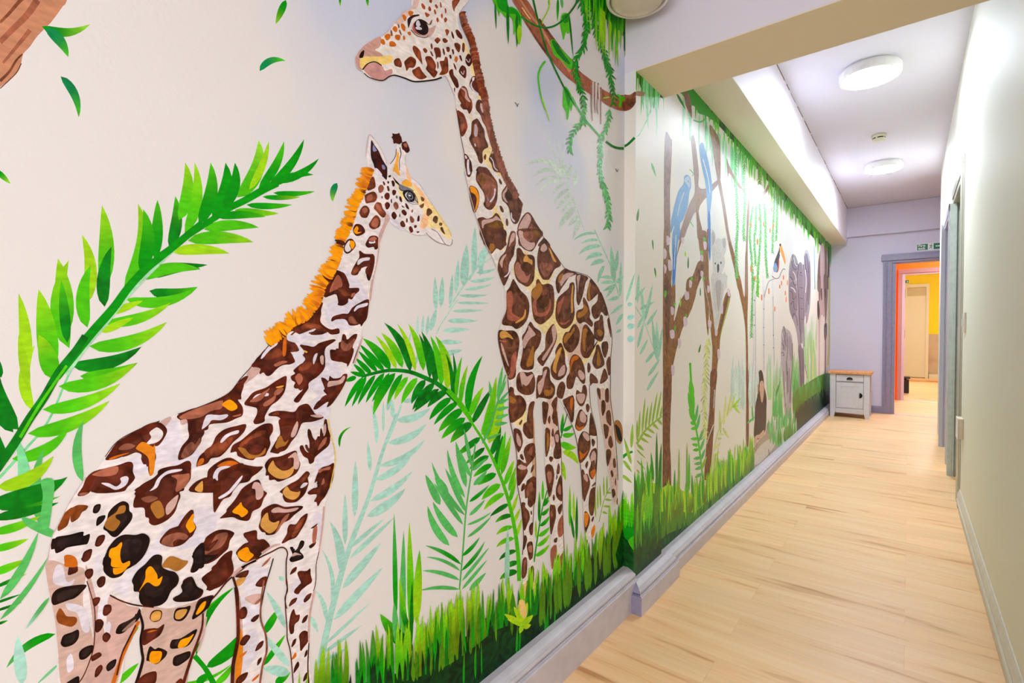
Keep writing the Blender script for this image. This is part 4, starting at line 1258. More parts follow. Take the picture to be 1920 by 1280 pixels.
P D 1280,230 1370,230 1380,160 1410,130 1430,50 1460,60 1475,110 1530,60 1590,35 1590,80 1550,160 1540,210 1555,240 1530,330 1480,430 1460,380 1360,370 1280,340
P B3 1400,150 1420,110 1480,160 1560,90 1560,140 1500,230 1440,240 1400,200
P D 1165,560 1210,570 1250,600 1265,540 1310,570 1390,560 1430,520 1475,520 1470,580 1440,650 1390,740 1290,880 1230,915 1250,850 1180,890 1110,940 1070,935 1110,860 1180,810 1245,790 1190,720 1205,690 1170,600
P T2 1250,610 1300,600 1380,590 1430,540 1450,560 1410,630 1300,660 1240,670
P D 240,880 290,800 360,730 500,680 620,600 740,540 745,620 720,740 640,840 560,900 490,1020 480,1090 380,1120 350,1085 390,1000 390,930 330,910
P V 350,800 400,760 520,745 525,780 440,790 370,830 345,820
P R 310,840 400,780 540,690 520,730 440,830 340,855
P R 610,720 680,680 710,700 660,760 600,770
P R 480,860 560,810 620,770 600,840 520,900 470,900
P Y2 620,675 700,655 710,668 650,685
P D 540,990 620,960 720,960 840,970 900,900 1000,875 1060,950 1100,1000 1180,1020 1180,1050 1060,1090 940,1105 900,1180 860,1240 820,1300 640,1300 670,1240 665,1140 690,1080 640,1030 540,1020
P T2 1040,1010 1150,1005 1185,1030 1120,1040 1050,1025
P T2 830,1120 880,1080 880,1180 820,1250 810,1210
P B 570,1000 640,970 660,1000 600,1010
P D 1200,1075 1230,1065 1240,1150 1270,1290 1110,1290 1180,1250 1190,1180
P T2 1195,1140 1225,1130 1220,1230 1195,1240
P D 1000,1190 1030,1185 1050,1290 1015,1290
T 180 720 6.4
P D 970,380 1100,310 1300,250 1590,110 1680,0 1770,0 1740,120 1740,180 1700,190 1755,270 1755,370 1680,410 1560,460 1370,480 1340,540 1270,575 1260,680 1220,750 1140,850 1000,910 985,850 1030,740 1110,640 1100,540 1090,450 1010,430
P R 1000,390 1150,310 1440,210 1520,200 1500,290 1380,320 1240,400 1050,420
P Y 1510,240 1600,185 1680,240 1690,290 1620,320 1550,280
P V 1300,420 1340,365 1480,370 1570,360 1575,390 1500,430 1390,430 1350,480 1270,540 1280,480
P T2 1010,430 1080,420 1090,460 1030,490 1005,450
P B3 1100,720 1150,690 1190,720 1240,640 1250,690 1190,790 1080,880 1020,870 1050,780
P R2 1640,380 1740,355 1720,380 1660,390
P T2 760,460 880,390 900,420 840,500 820,510
P D 110,900 160,820 260,690 480,560 620,480 755,455 850,540 820,640 740,740 640,730 700,800 720,870 700,960 690,1060 650,1100 625,1040 620,960 570,960 540,900 540,840 440,820 260,890 160,910
P W 640,580 700,530 740,520 800,570 790,640 720,700 600,720 660,640
P O2 480,760 560,690 680,750 700,720 710,820 700,1000 680,1080 640,1080 630,900 570,830 500,790
P B3 270,770 330,720 400,710 470,740 400,780 300,790
P O4 160,890 260,850 400,820 300,860 180,905
P D 1200,980 1240,860 1380,740 1440,620 1540,540 1680,500 1795,480 1780,560 1710,640 1640,700 1560,800 1480,870 1380,890 1330,950 1220,985
P B 1300,800 1440,710 1600,640 1640,660 1540,800 1440,860 1380,860 1330,880
P V 1490,680 1560,600 1700,550 1700,590 1600,620 1510,700
P O4 1210,980 1240,900 1290,890 1280,950
P D 480,1290 560,1200 720,1110 750,1030 860,990 980,970 1080,920 1130,930 1140,1000 1130,1120 1060,1220 1000,1290
P V 690,1220 760,1120 900,1020 1030,1015 1000,1045 880,1060 790,1130 740,1230 640,1290 680,1250
P R 1060,1030 1130,980 1130,1100 1060,1220 990,1270 1040,1150
P B 900,1110 1020,1080 1030,1140 960,1200
P D -20,1060 100,1010 260,970 380,930 440,950 440,1050 465,1130 380,1230 300,1290 -60,1290
P B 0,1060 200,1000 340,960 300,1030 120,1070 0,1100
P V 70,1190 150,1180 230,1230 300,1200 320,1120 380,1100 390,1150 340,1230 220,1270 140,1240
P D 1610,810 1640,730 1740,670 1860,570 1960,500 2040,470 2110,480 2120,560 2080,640 2090,720 2050,810 2020,860 1920,880 1880,910 1800,900 1700,860 1680,810 1620,820
P B 1720,720 1850,620 1960,560 2040,560 1980,620 1880,650 1800,700 1740,760
P G2 1700,760 1780,770 1850,840 1960,840 2030,760 2020,830 1920,880 1820,890 1740,820
P D 1330,1110 1350,1020 1480,920 1610,880 1740,950 1900,985 2000,990 1940,1060 1870,1110 1820,1170 1680,1200 1560,1290 1130,1290 1180,1180 1300,1120
P O4 1450,980 1560,920 1680,930 1740,1000 1740,1070 1700,1060 1620,980 1500,990
P V 1400,1100 1450,1010 1540,980 1620,990 1500,1030 1460,1090 1460,1150 1420,1150
P V 1580,1280 1640,1170 1730,1085 1750,1100 1690,1190 1620,1260
P G 1180,1260 1260,1165 1280,1180 1270,1290
T 400 780 6.4
P D 680,420 740,310 800,210 790,130 800,30 1050,30 1040,110 1000,220 930,310 870,400 800,430 770,450 700,435
P T2 940,180 1000,60 1015,120 980,230 930,250
P G2 740,350 800,230 850,310 900,280 860,350 790,370 760,390
P D 1130,165 1165,170 1190,250 1230,290 1250,240 1310,230 1330,45 1360,60 1380,170 1400,270 1380,350 1300,420 1220,490 1200,550 1150,570 1130,510 1080,480 1040,410 1035,360 1070,350 1100,410 1140,430 1150,320 1130,240
P T2 1320,130 1345,90 1350,180 1320,240
P R 1330,260 1360,260 1330,340 1250,410 1270,350
P D 615,580 680,500 800,480 960,415 1000,430 1010,500 1040,570 1010,660 960,710 880,750 780,785 730,760 670,765 660,710 625,710 630,650
P G 650,640 710,530 740,590 820,650 900,640 960,600 950,680 880,740 800,750 720,720
P T2 890,500 980,430 1010,480 1030,560 1010,630 960,620 960,500
P D 795,900 900,820 1010,760 1110,660 1155,690 1130,740 1140,810 1100,920 1050,980 980,1030 870,1030 830,970 830,930
P B 1050,760 1120,690 1150,700 1110,760 1060,800
P G 830,900 880,840 920,890 1000,910 1040,900 1020,960 960,1000 880,980 840,940
P V 1040,850 1080,800 1130,800 1110,830 1060,860
P D 1210,800 1240,700 1290,620 1380,590 1440,560 1445,640 1430,760 1380,880 1340,960 1290,1020 1250,1080 1235,1030 1205,1020 1240,940 1150,940 1130,910 1200,860 1240,860 1240,780
P R 1260,640 1330,620 1400,600 1390,640 1320,650 1270,680
P R 1320,740 1330,800 1290,820
P D 0,1140 0,760 60,780 140,640 330,560 400,610 550,625 480,660 420,730 330,790 240,890 200,960 110,1000 60,1080
P V 60,970 170,900 240,820 340,710 330,760 240,880 160,950 80,990
P D 75,1220 150,1150 160,1110 240,1020 300,930 340,870 420,810 540,760 590,880 640,920 600,990 560,1090 470,1140 440,1220 400,1255 300,1240 230,1210 120,1220
P Y 230,1130 300,1060 330,1030 350,1080 410,1130 400,1170 340,1210 300,1180 240,1160
P T2 460,860 490,790 560,810 600,920 560,990 510,990 500,880
T 340 940 6.4
P D 925,300 950,210 960,110 1040,50 1130,25 1230,60 1330,55 1440,50 1450,80 1350,160 1290,220 1210,260 1170,330 1110,390 1020,400 1000,370 960,360
P T2 1080,100 1150,65 1250,90 1400,70 1360,110 1260,130 1170,130 1090,130
P G 945,280 970,190 1030,130 1050,220 1110,250 1170,230 1140,320 1060,380 990,340
P R 1220,190 1290,140 1270,200 1190,290 1150,350 1120,380 1160,300
P D 1200,490 1260,390 1270,320 1300,270 1370,270 1430,190 1510,140 1490,240 1420,360 1370,430 1290,460 1230,495
P B 1400,250 1470,190 1430,310 1350,420 1320,400
P D 0,510 0,430 60,350 130,330 170,290 140,400 60,460
P D -120,480 -60,330 30,180 120,95 150,160 130,240 175,300 150,370 60,470 0,510 -60,520
P Y 55,250 130,140 150,170 135,240 150,310 90,375 70,300
P B3 -80,430 0,370 60,370 70,400 20,450 -40,490
P D 105,840 140,720 135,620 200,540 270,480 300,420 420,345 540,335 630,370 620,410 580,470 560,560 500,620 420,690 330,740 240,760 170,840
P B3 250,620 320,560 370,470 430,390 550,370 540,450 480,540 380,590 300,630
P D 290,580 350,500 440,450 400,520 330,590
P D 745,380 800,360 900,345 910,450 990,450 1060,530 1000,590 960,630 860,720 720,715 670,650 655,600 740,510 800,480 750,420
P Y 670,620 720,570 790,545 820,600 865,640 820,690 780,720 700,680
P D 240,930 290,870 360,820 410,750 470,670 540,610 610,590 600,700 615,800 610,870 530,930 420,1030 330,1070 300,1010
P O4 420,880 470,890 490,920 450,960
S D 3 2 240,1280 400,1130 540,960 700,830 900,690 1080,600 1180,550 1240,560 1270,620 1255,720 1255,950 1270,1060 1240,1160 1260,1280
S T2 6 4 600,890 760,760 900,700 720,790
S T2 5 3 960,620 1080,540 1180,510
P D 20,940 120,900 190,1020 260,1060 230,1140 120,1190 -60,1200 -100,1150 40,1080 20,1010
P D 170,1290 200,1180 280,1140 380,1120 360,1190 300,1290
P Y 200,1290 250,1200 300,1190 280,1240 240,1290
P K 1295,690 1330,630 1300,550 1340,545 1350,590 1390,560 1430,470 1475,480 1460,540 1420,590 1460,640 1460,680 1390,710 1320,725
P T2 1320,660 1360,610 1440,640 1390,640
P D 1300,870 1330,810 1380,780 1375,830 1320,870
P D 1390,860 1420,830 1500,830 1545,800 1550,870 1565,960 1500,1010 1440,1060 1400,1110 1350,1090 1370,1040 1430,980 1410,920
P D 1290,1250 1320,1180 1385,1150 1370,1200 1310,1250
P D 1465,1180 1500,1130 1560,1095 1540,1160 1480,1210
P D 1530,530 1610,480 1600,520 1550,560
P D 1550,320 1635,260 1600,310
P R 1580,330 1630,300 1610,480 1570,480
S D 1.5 1.5 1650,600 1615,760 1610,960 1570,1130
S T2 4 3 1710,60 1690,300 1650,600
S K 2 2 1100,680 1060,820 1000,1020 950,1280
P D 640,900 700,850 800,820 790,880 740,920 690,910
P G 640,980 680,920 770,910 730,980 680,1010
S D 5 4 615,900 640,980 670,1100 680,1290
P D 900,970 960,910 1025,900 1015,980 970,1020 890,1010
P R 960,780 1000,720 1070,660 1030,730
T 80 1040 5.333
P D 220,30 260,5 320,30 345,100 350,160 300,190 250,195 260,110 225,90
P D 385,30 480,0 460,50 410,70
P D 420,170 450,140 500,140 500,200 460,240 425,210
P D 540,260 580,215 625,220 620,290 580,325 550,310
P K 85,450 110,370 200,320 430,295 390,370 320,430 260,450 180,480 110,500
P B2 135,600 170,530 210,570 240,610 330,620 340,670 290,715 210,700 150,670
P K 185,850 210,800 290,770 355,745 360,820 310,890 220,920 180,890
P D 500,440 540,420 575,430 560,480 520,515 500,490
P D 600,560 620,500 680,500 685,560 640,605 605,600
P D 525,660 580,640 610,680 580,750 530,770
P D 600,800 640,770 680,810 640,870 600,850
P K 365,970 420,920 500,900 500,960 430,1035 370,1040
P D 490,1010 560,970 590,1000 540,1040 490,1060
P D 530,1140 580,1095 600,1130 560,1200 520,1220
P K 640,1100 680,1060 735,1040 720,1110 660,1160 635,1140
P K 730,780 760,700 860,650 930,600 960,540 980,560 960,640 890,700 800,780
P T3 790,760 860,690 930,640 900,700 830,750
S O4 6 8 960,660 860,860 780,1050 700,1290
S D 3 3 930,700 850,860 790,990 740,1200
S D 2 2 440,260 490,420 520,560 520,780 500,960 420,1180 350,1290
S D 3 3 670,400 790,460 930,500 1110,520
S K 5 6 960,560 1000,700 980,840 990,960 1000,1050 960,1200 930,1290
P K 605,120 640,0 1000,-60 1005,10 900,110 830,150 780,210 690,230 620,180
P K 890,250 940,160 1020,90 1110,0 1190,10 1190,110 1250,150 1320,170 1360,230 1340,300 1280,360 1230,460 1140,510 1000,500 960,430 960,370 910,360 905,300
P Y 680,60 660,0 760,-60 770,60 830,80 865,60 840,130 780,180 710,190 700,110
P Y 960,360 1020,240 1030,150 1080,110 1140,190 1150,240 1195,210 1170,290 1120,310 1050,270 1000,310
P G2 1190,110 1270,10 1400,50 1450,60 1420,110 1340,160 1260,130
P K 1380,310 1420,250 1490,215 1540,310 1600,350 1560,410 1470,460 1300,450 1390,370
P K 1490,170 1510,60 1500,0 1700,0 1760,-10 1680,60 1600,90 1540,160
P D 1590,240 1680,180 1690,120 1760,70 1850,0 1890,50 1905,160 1850,240 1760,320 1640,350 1640,310
P D 1070,640 1080,580 1120,550 1190,560 1180,640 1120,670
P G 1080,640 1090,590 1130,560 1180,570 1170,640 1110,660
P K 1310,640 1330,540 1420,520 1480,510 1440,610 1380,660
P G 1325,630 1340,560 1440,540 1420,600 1370,640
P K 1490,640 1540,500 1600,430 1700,410 1650,520 1580,590
P Y 1530,580 1580,490 1630,460 1610,530 1550,590
P D 1000,900 1000,760 1100,730 1150,730 1215,690 1180,790 1100,850
P O4 1040,770 1090,750 1140,750 1080,770
P K 1275,930 1290,850 1380,830 1530,740 1530,790 1460,900 1360,930
P Y 1350,920 1380,850 1460,820 1510,790 1450,890 1390,925
P K 1035,1050 1050,960 1075,910 1120,940 1160,925 1240,960 1230,1010 1180,1060 1130,1090 1060,1060
P Y 1065,1050 1080,970 1130,960 1190,970 1170,1060 1110,1085
P K 1300,1090 1310,1020 1370,990 1470,960 1470,1020 1400,1080 1340,1110
P D 940,1290 1000,1200 1110,1160 1140,1190 1110,1290
P K 230,1290 290,1240 360,1210 350,1290
P D 1320,1290 1380,1230 1410,1290
S D 3 6 1600,580 1590,720 1540,880 1480,1040 1400,1290
T 80 860 6.4
P D 415,430 480,330 520,230 610,150 760,110 940,70 1040,35 1085,70 1080,150 1105,230 1040,290 960,360 840,400 700,390 590,380 540,420 470,445
P R 600,180 760,110 900,90 880,180 740,210 620,200
P V 700,290 790,290 880,330 940,280 930,230 1000,205 1030,240 990,320 880,370 800,340
P B3 430,420 500,400 550,410 480,445
P B2 180,860 190,770 240,670 330,590 360,580 430,550 540,560 520,610 470,640 430,710 350,760 330,720 330,690 300,790 240,840
P K 600,640 620,560 690,540 690,600 650,650
P K 640,790 660,700 750,675 730,740 660,800
P K 725,830 770,720 790,640 860,560 960,505 1030,540 1040,620 1075,660 1060,740 960,860 890,930 830,930 770,870
P G2 740,800 780,710 880,640 920,570 990,560 980,640 880,670 880,710 930,760 860,860 790,850
P D 1100,410 1180,310 1320,230 1390,170 1480,110 1640,90 1740,30 1780,60 1770,150 1770,240 1700,340 1640,390 1650,450 1620,530 1580,640 1480,740 1350,795 1280,770 1270,710 1230,690 1220,600 1180,580 1090,580 1090,500 1110,440
P R 1540,200 1690,180 1760,180 1740,290 1640,380 1590,380 1610,250
P V 1330,330 1380,230 1500,140 1660,120 1650,145 1500,180 1420,240 1370,340 1280,385
P B3 1180,470 1300,440 1380,470 1280,520 1220,510
P G2 1290,560 1400,500 1460,650 1400,710 1350,690
P T2 1480,560 1600,440 1625,450 1580,580 1490,670
P K 105,970 150,950 180,930 310,910 480,870 490,920 565,900 540,1010 480,1030 300,1060 240,1100 160,1130 140,1080 100,1080
P D 625,1020 660,930 740,910 740,970 690,1040 640,1050
P D 470,1190 500,1110 590,1080 570,1180 490,1235
P O4 260,1240 260,1160 330,1150 400,1190 410,1290 270,1290
P K 730,1290 760,1120 800,1040 880,950 980,905 1110,910 1200,890 1270,930 1280,1000 1230,1130 1150,1230 1040,1290
P Y 790,1160 810,1080 880,1050 940,995 950,1030 930,1100 930,1190 960,1250 1040,1220 1020,1290 830,1290 820,1200
P D 1400,990 1440,920 1520,840 1660,780 1790,610 1810,680 1800,740 1840,820 1790,910 1680,1020 1550,1055 1440,1030
P Y 1715,790 1780,680 1810,660 1800,740 1830,820 1770,885 1740,850
P B3 1420,1000 1480,920 1640,880 1740,920 1700,970 1620,960 1560,1000 1560,1050 1450,1030
P K 1800,1140 1840,1060 1930,1010 1930,1290 1800,1290 1810,1200
T 360 1080 6.4
P D 570,500 570,400 630,360 660,420 640,490 600,510
P D 700,530 740,480 800,455 790,500 740,545
P D 570,810 600,740 650,700 700,720 660,790 620,830
P D 755,890 790,810 855,770 840,840 780,890
P D 780,1070 790,1000 835,970 820,1030
P D 520,1280 540,1220 600,1170 670,1150 640,1230 570,1290
P D 1160,350 1190,290 1255,255 1240,310 1180,350
P D 1340,290 1370,230 1430,200 1410,260 1350,310
P D 1160,600 1180,460 1220,390 1245,460 1290,460 1280,530 1230,580 1220,670 1180,690
P D 1315,550 1340,490 1390,460 1370,530 1330,560
P D 1285,700 1340,650 1400,680 1390,780 1340,850 1300,895 1290,780
P D 1190,850 1210,770 1250,745 1235,810
P D 1345,970 1360,900 1385,880 1380,940
P D 1215,1160 1230,1080 1270,1020 1285,1070 1240,1140
P D 1330,1260 1350,1180 1385,1150 1380,1220
P O4 1195,980 1240,910 1250,960 1200,1000
P O4 570,950 660,890 620,950 570,980
P O4 720,1240 800,1170 790,1210 730,1260
P R 750,320 820,260 800,310 760,335
S D 6 7 520,130 545,400 550,700 530,850 490,1060 480,1290
S B3 3 4 860,50 830,250 820,500 880,700 890,900 840,1080 810,1290
S D 2 2 1125,0 1140,130 1115,300 1135,600 1140,750 1180,920 1210,1290
S D 1.5 3 1440,330 1400,500 1400,800 1390,1000 1390,1150 1400,1290
S T2 4 3 1465,180 1420,400 1400,600 1400,800
S T2 4 3 165,480 130,700 60,900
# outlines
T 0 0 1
S PL 2 2 89,1050 97,1008 108,985 131,940 161,894
S D 1.5 2 197,856 219,828 255,807 299,789
S D 1.5 1.5 333,776 383,759 428,737 451,709 471,687 503,648
S Y3 2 1.5 615,786 619,812 628,846 627,870 618,914
O mane
M 697,318 686,345 678,366 667,388 661,408 652,434 644,448 639,466 633,490 618,522 610,531 603,550 596,569 574,597 550,608 531,628 505,646
O giraffe_tall
T 0 0 1
P W2 780,-5 770,16 756,22 749,34 737,42 727,58 713,69 696,77 681,89 668,103 665,117 670,128 679,134 688,144 699,150 716,151 727,145 737,142 759,147 777,153 812,150 834,142 843,158 852,180 855,204 862,247 870,289 872,322 877,350 890,400 909,456 919,475 930,500 944,535 949,578 938,610 933,629 937,657 951,707 954,746 955,785 959,791 968,849 969,904 976,945 981,1001 979,1040 976,1083 975,1095 969,1127 985,1131 997,1130 1003,1099 1001,1083 1000,1048 998,994 999,951 1003,912 1003,849 999,810 998,787 1001,760 1009,745 1015,748 1016,760 1020,802 1021,873 1029,920 1031,994 1032,1087 1033,1100 1045,1080 1054,1072 1060,1069 1056,1009 1054,947 1051,849 1043,790 1043,760 1047,748 1057,763 1074,802 1082,834 1088,873 1092,935 1095,1009 1096,1035 1109,1009 1115,987 1113,947 1115,920 1119,849 1117,806 1107,763 1106,727 1112,718 1117,725 1123,748 1129,795 1134,841 1139,876 1146,920 1149,945 1157,945 1157,896 1154,841 1151,802 1143,748 1143,715 1143,676 1147,637 1144,612 1138,583 1124,547 1105,520 1083,511 1064,506 1052,495 1016,441 1002,421 987,400 971,375 952,346 944,329 924,275 917,247 906,191 902,176 893,140 880,100 859,48 862,22 874,-5
P F 860,60 880,100 895,145 912,200 906,215 890,160 870,90
P F 878,205 890,240 884,230
P F 905,265 925,285 940,330 925,320 905,300
P F 925,380 945,420 950,450 940,470 925,440
P F 985,470 1000,500 1025,520 1045,505 1030,530 1040,560 1080,590 1100,560 1085,600 1060,650 1110,670 1130,620 1090,690 1060,665 1000,600 1005,560 960,510
P F 970,745 985,760 985,790 972,800 960,780
P F2 985,1090 1000,1085 1003,1110 995,1130 972,1127
P T4 1020,760 1045,750 1040,830 1030,830
P T4 1085,600 1105,650 1070,690 1065,640
P T4 1120,740 1143,740 1150,820 1157,890 1156,940 1148,935 1140,870
P T5 1000,780 1003,850 1003,900 997,900
T 640 0 6.4
P T4 870,0 930,0 900,100 840,130 760,250 700,290 640,280 700,210 740,140 830,100
P B6 165,780 170,680 260,560 360,490 470,440 460,560 400,600 480,650 500,720 380,740 300,760 260,830 220,840 190,810
P F3 230,690 330,680 450,680 600,670 610,730 580,760 480,780 380,755 300,775 250,830 220,790
P K 215,660 240,620 270,605 265,660 250,695 212,695
P P1 260,830 330,770 420,760 490,800 520,850 600,830 600,890 530,940 490,965 400,960 330,910
P B6 320,530 380,490 440,480 420,550 370,590 340,580
S K 2.5 2 250,840 310,770 400,745 480,790
S K 1.5 3 270,880 330,930 420,960 500,965 570,920 640,905 760,940 880,980 1100,960 1200,930
S PL 2 1.5 165,760 190,820 240,850
S PL 1.6 2 480,440 560,370 640,270 710,200 760,130 830,110 900,0
P K2 790,240 810,210 850,190 920,175 930,190 850,220 820,290 800,340 790,280
P T2 840,360 860,280 940,235 1010,290 1050,340 1080,330 1130,310 1100,400 1040,450 960,440 880,400
P P2 850,340 870,280 900,380 950,430 880,400
P K2 868,290 905,240 960,235 1010,270 1040,340 1030,400 980,425 920,400 880,350
P K 890,300 940,260 990,290 1000,350 990,400 930,390
P V 890,300 900,255 925,250 945,300 930,320 960,340 955,360 900,355 885,330 905,320
S K 2 1.5 790,240 850,190 930,185
S K 2 1 920,235 1000,260 1050,300 1080,240
S K 1.5 1 830,360 900,430 1000,455 1040,430
P B3 1050,290 1080,240 1085,260 1070,300
P BR 955,60 965,40 1000,80 995,118 965,95
P BR 1050,10 1065,-10 1085,10 1075,40 1055,30
P BR 1040,90 1055,78 1075,115 1060,140 1040,120
P BR 1115,70 1135,55 1155,90 1140,105
P BR 1180,30 1190,30 1200,80 1190,100 1180,70
P BR 1235,110 1250,105 1258,140 1245,165
P BR 1105,130 1120,115 1135,160 1120,175
P BR 1000,150 1045,170 1055,185 1025,210 1005,185
P BR 1190,180 1205,165 1215,200 1200,225
P BR 1135,230 1150,210 1165,245 1155,270 1140,260
P BR 1230,230 1250,210 1265,240 1250,270 1230,260
P B 1325,20 1350,0 1420,-10 1400,40 1360,100 1350,140 1330,90
P O4 725,185 750,178 775,210 765,255 745,240
P O4 800,140 840,135 860,155 830,200 805,180
P O4 610,340 640,315 670,345 655,390 620,370
P O4 710,290 740,290 765,330 755,378 720,350
P O4 790,390 820,382 832,410 820,430 795,415
P O4 515,430 550,408 585,420 580,460 545,488 520,460
P O4 640,430 670,418 705,430 690,485 645,470
P O4 735,440 750,430 765,465 750,485 735,470
P O4 468,480 500,472 520,510 510,540 475,525
P O4 572,510 600,495 640,515 650,555 580,560
P B3 670,290 690,300 695,330 680,340
P B3 685,360 705,370 720,425 700,410
P B3 585,360 605,380 610,430 590,430
P BR 1240,365 1265,352 1290,375 1275,420 1260,430 1250,400
P D 1315,380 1330,390 1350,450 1340,468 1320,430
P D 1365,370 1395,360 1445,430 1440,472 1390,440
P BR2 1115,480 1150,450 1185,480 1165,510 1145,525 1120,500
P BR2 1210,470 1240,460 1275,495 1240,520 1215,500
P BR2 1350,530 1385,515 1425,550 1410,630 1375,600
P BR2 1450,520 1475,530 1475,600 1460,632 1445,600
P BR2 850,580 875,550 940,610 955,680 968,775 940,740 880,660
P BR2 975,590 1000,578 1028,610 1010,640 985,620
P BR2 1065,550 1078,520 1092,570 1080,595
P BR2 1105,585 1140,570 1180,590 1190,685 1150,690 1130,720 1125,660
P BR2 1060,620 1080,625 1100,675 1080,670
P BR2 1210,590 1225,585 1240,640 1230,665 1215,635
P BR2 1255,570 1290,568 1298,610 1275,628 1260,610
P BR2 1320,600 1340,595 1350,640 1335,655
P BR2 625,740 645,710 690,702 720,760 715,810 680,805 640,790
P BR2 750,750 780,710 830,680 890,720 885,780 860,815 810,815 780,855 765,810
P BR2 845,850 880,825 930,800 960,850 1000,900 1020,930 945,955 870,910
P BR2 1000,700 1030,675 1080,690 1130,780 1125,840 1150,870 1110,935 1060,890 1010,830 1025,780
P BR2 1175,740 1225,730 1240,685 1270,700 1280,800 1275,870 1220,900 1170,895 1200,840
P BR2 1145,740 1160,760 1160,820 1148,820
P D 1290,665 1310,660 1320,700 1300,705
P O4 1352,710 1370,675 1395,700 1380,750 1358,735
P D 1410,670 1430,670 1445,720 1440,740 1420,710
P D 1485,700 1520,645 1560,690 1570,740 1530,800 1490,760
S V 1.5 1 1490,710 1525,750 1540,710
P D 1405,850 1445,785 1495,830 1485,940 1430,900
S V 1.5 1 1430,860 1455,895 1470,850
P D 1340,755 1360,780 1375,820 1375,845 1350,810
P D 1285,870 1330,830 1345,900 1390,960 1405,1040 1375,1055 1330,980
P D 1350,1055 1362,1060 1358,1110 1348,1085
P D 1535,1000 1560,930 1600,915 1640,960 1665,1030 1680,1150 1640,1140 1570,1090 1540,1040
P V 1545,1010 1570,970 1600,930 1560,1010 1590,1080 1640,1120 1640,1140 1580,1100 1550,1050
P W2 1565,940 1590,925 1590,960 1570,975
T 820 160 8
P BR2 305,120 350,30 400,15 440,60 470,170 510,230 520,340 475,430 440,370 380,360 335,300 350,270 310,200
P T2 345,40 390,40 430,80 450,170 490,240 470,250 410,190 410,100
P BR2 290,385 350,400 400,450 445,590 440,660 390,755 350,755 320,580
P B3 340,480 390,500 400,600 370,700 350,640
P B4 580,250 620,215 680,250 710,300 740,420 800,560 800,715 770,690 680,560 640,450 570,350
P T2 640,270 690,300 700,400 670,410 640,340
P R2 650,440 720,500 760,600 750,650 700,570
P B4 510,560 560,510 600,505 660,600 700,680 710,780 750,880 755,930 700,960 670,1020 680,1130 650,1175 610,1130 580,1030 500,880 470,800 500,720
P B3 540,600 580,570 610,650 600,760 540,760
P B3 520,800 600,770 650,860 640,930 580,920 540,870
P LB2 555,600 575,590 600,660 590,760 550,750
P V 550,870 570,890 570,920 555,910
P B4 690,1070 715,1030 730,1060 715,1120 695,1105
P B4 765,1110 800,1020 835,930 870,980 940,1100 990,1290 850,1290 800,1170
P T2 810,1000 840,980 840,1010 810,1030
S V 2 1.5 790,1080 830,1140 850,1230 900,1280
P D 395,1040 430,1035 480,1110 520,1290 430,1290 410,1150
P V 405,1060 430,1060 450,1130 460,1200 470,1290 440,1290 430,1150
P B4 585,1250 620,1220 700,1230 780,1290 590,1290
T 840 300 8
P D 245,0 330,0 358,150 325,250 285,245 265,180
P V 280,10 310,0 310,120 330,200 295,220 280,140
P B4 455,0 510,0 505,50 480,50
P B4 425,170 450,100 520,105 580,120 640,200 700,280 735,350 740,450 730,600 690,700 630,750 560,720 525,660 545,600 530,500 460,390 412,290
P B3 440,240 500,190 600,230 700,320 720,430 680,600 600,700 560,690 570,560 500,400 430,300
P B5 460,230 520,210 560,320 530,380 470,320
P V 690,430 710,450 690,560 640,630 620,620 680,530
P LB 580,560 610,590 590,620
P D 315,400 390,400 450,470 463,620 410,785 370,760 320,550
P Y 325,405 385,405 440,480 460,600 420,740 400,760 425,600 400,520 340,480
P B4 800,490 840,420 885,365 900,430 1000,500 1110,640 1110,700 1080,850 1040,940 990,960 940,900 910,740 870,660 810,600
P T2 815,500 860,430 880,400 880,460 850,500 850,560 890,640 850,620 815,560
P K3 865,520 900,485 950,520 955,590 930,615 880,580
P V 935,800 950,790 960,870 1000,910 980,930 940,870
P B4 755,290 775,285 805,340 795,368 765,340
P B4 770,690 800,695 832,760 815,790 780,750
P B4 860,910 880,875 900,930 890,990 865,970
P B4 430,900 510,855 580,880 660,850 710,795 760,830 810,950 835,1050 860,1200 850,1290 560,1290 500,1100
P T2 500,920 570,890 660,880 720,840 800,920 720,900 650,930 540,970 530,1050 570,1100 520,1060
P B5 560,960 650,940 720,900 800,930 820,1000 700,1020 600,1000
P B3 590,1080 700,1020 800,1060 790,1200 640,1220
P B4 1035,1020 1080,900 1160,795 1230,800 1320,950 1415,1110 1340,1200 1290,1290 1070,1290 1050,1120
P T2 1050,1020 1100,910 1170,810 1220,830 1240,900 1200,1000 1150,1130 1180,1200 1280,1240 1280,1290 1090,1290 1060,1130
P B3 1170,1040 1250,1000 1290,1100 1280,1200 1200,1230 1130,1160
P B5 1260,1020 1330,1000 1400,1080 1320,1190 1260,1120
P B4 915,1290 925,1100 965,1065 1005,1110 1005,1290
P V 935,1180 960,1090 995,1100 970,1150 950,1200
P B4 1345,1290 1400,1200 1445,1170 1530,1290
T 880 430 6.4
P B4 120,0 415,0 435,130 420,200 370,250 320,230 260,295 220,250
P G2 240,180 290,180 290,240 245,270
P B4 335,440 360,340 420,270 450,180 470,90 500,25 545,30 550,100 530,300 495,370 490,500 450,610 415,675 390,640 345,520
P T2 490,90 520,40 545,60 530,130 500,160 470,210
P T2 360,390 400,320 440,300 400,380 390,460 370,430
P V 490,380 495,480 450,560 410,570 460,520 470,430
P B4 580,0 590,130 630,220 720,265 770,240 830,130 880,60 830,0
P T2 585,20 640,30 650,100 720,155 780,160 770,220 710,250 640,210 600,130
P B3 640,40 760,30 740,130 680,130
P B5 750,10 840,30 820,90 770,90
P B4 530,450 560,350 560,250 585,220 620,240 660,300 740,305 780,350 780,500 765,610 700,685 630,660 560,600
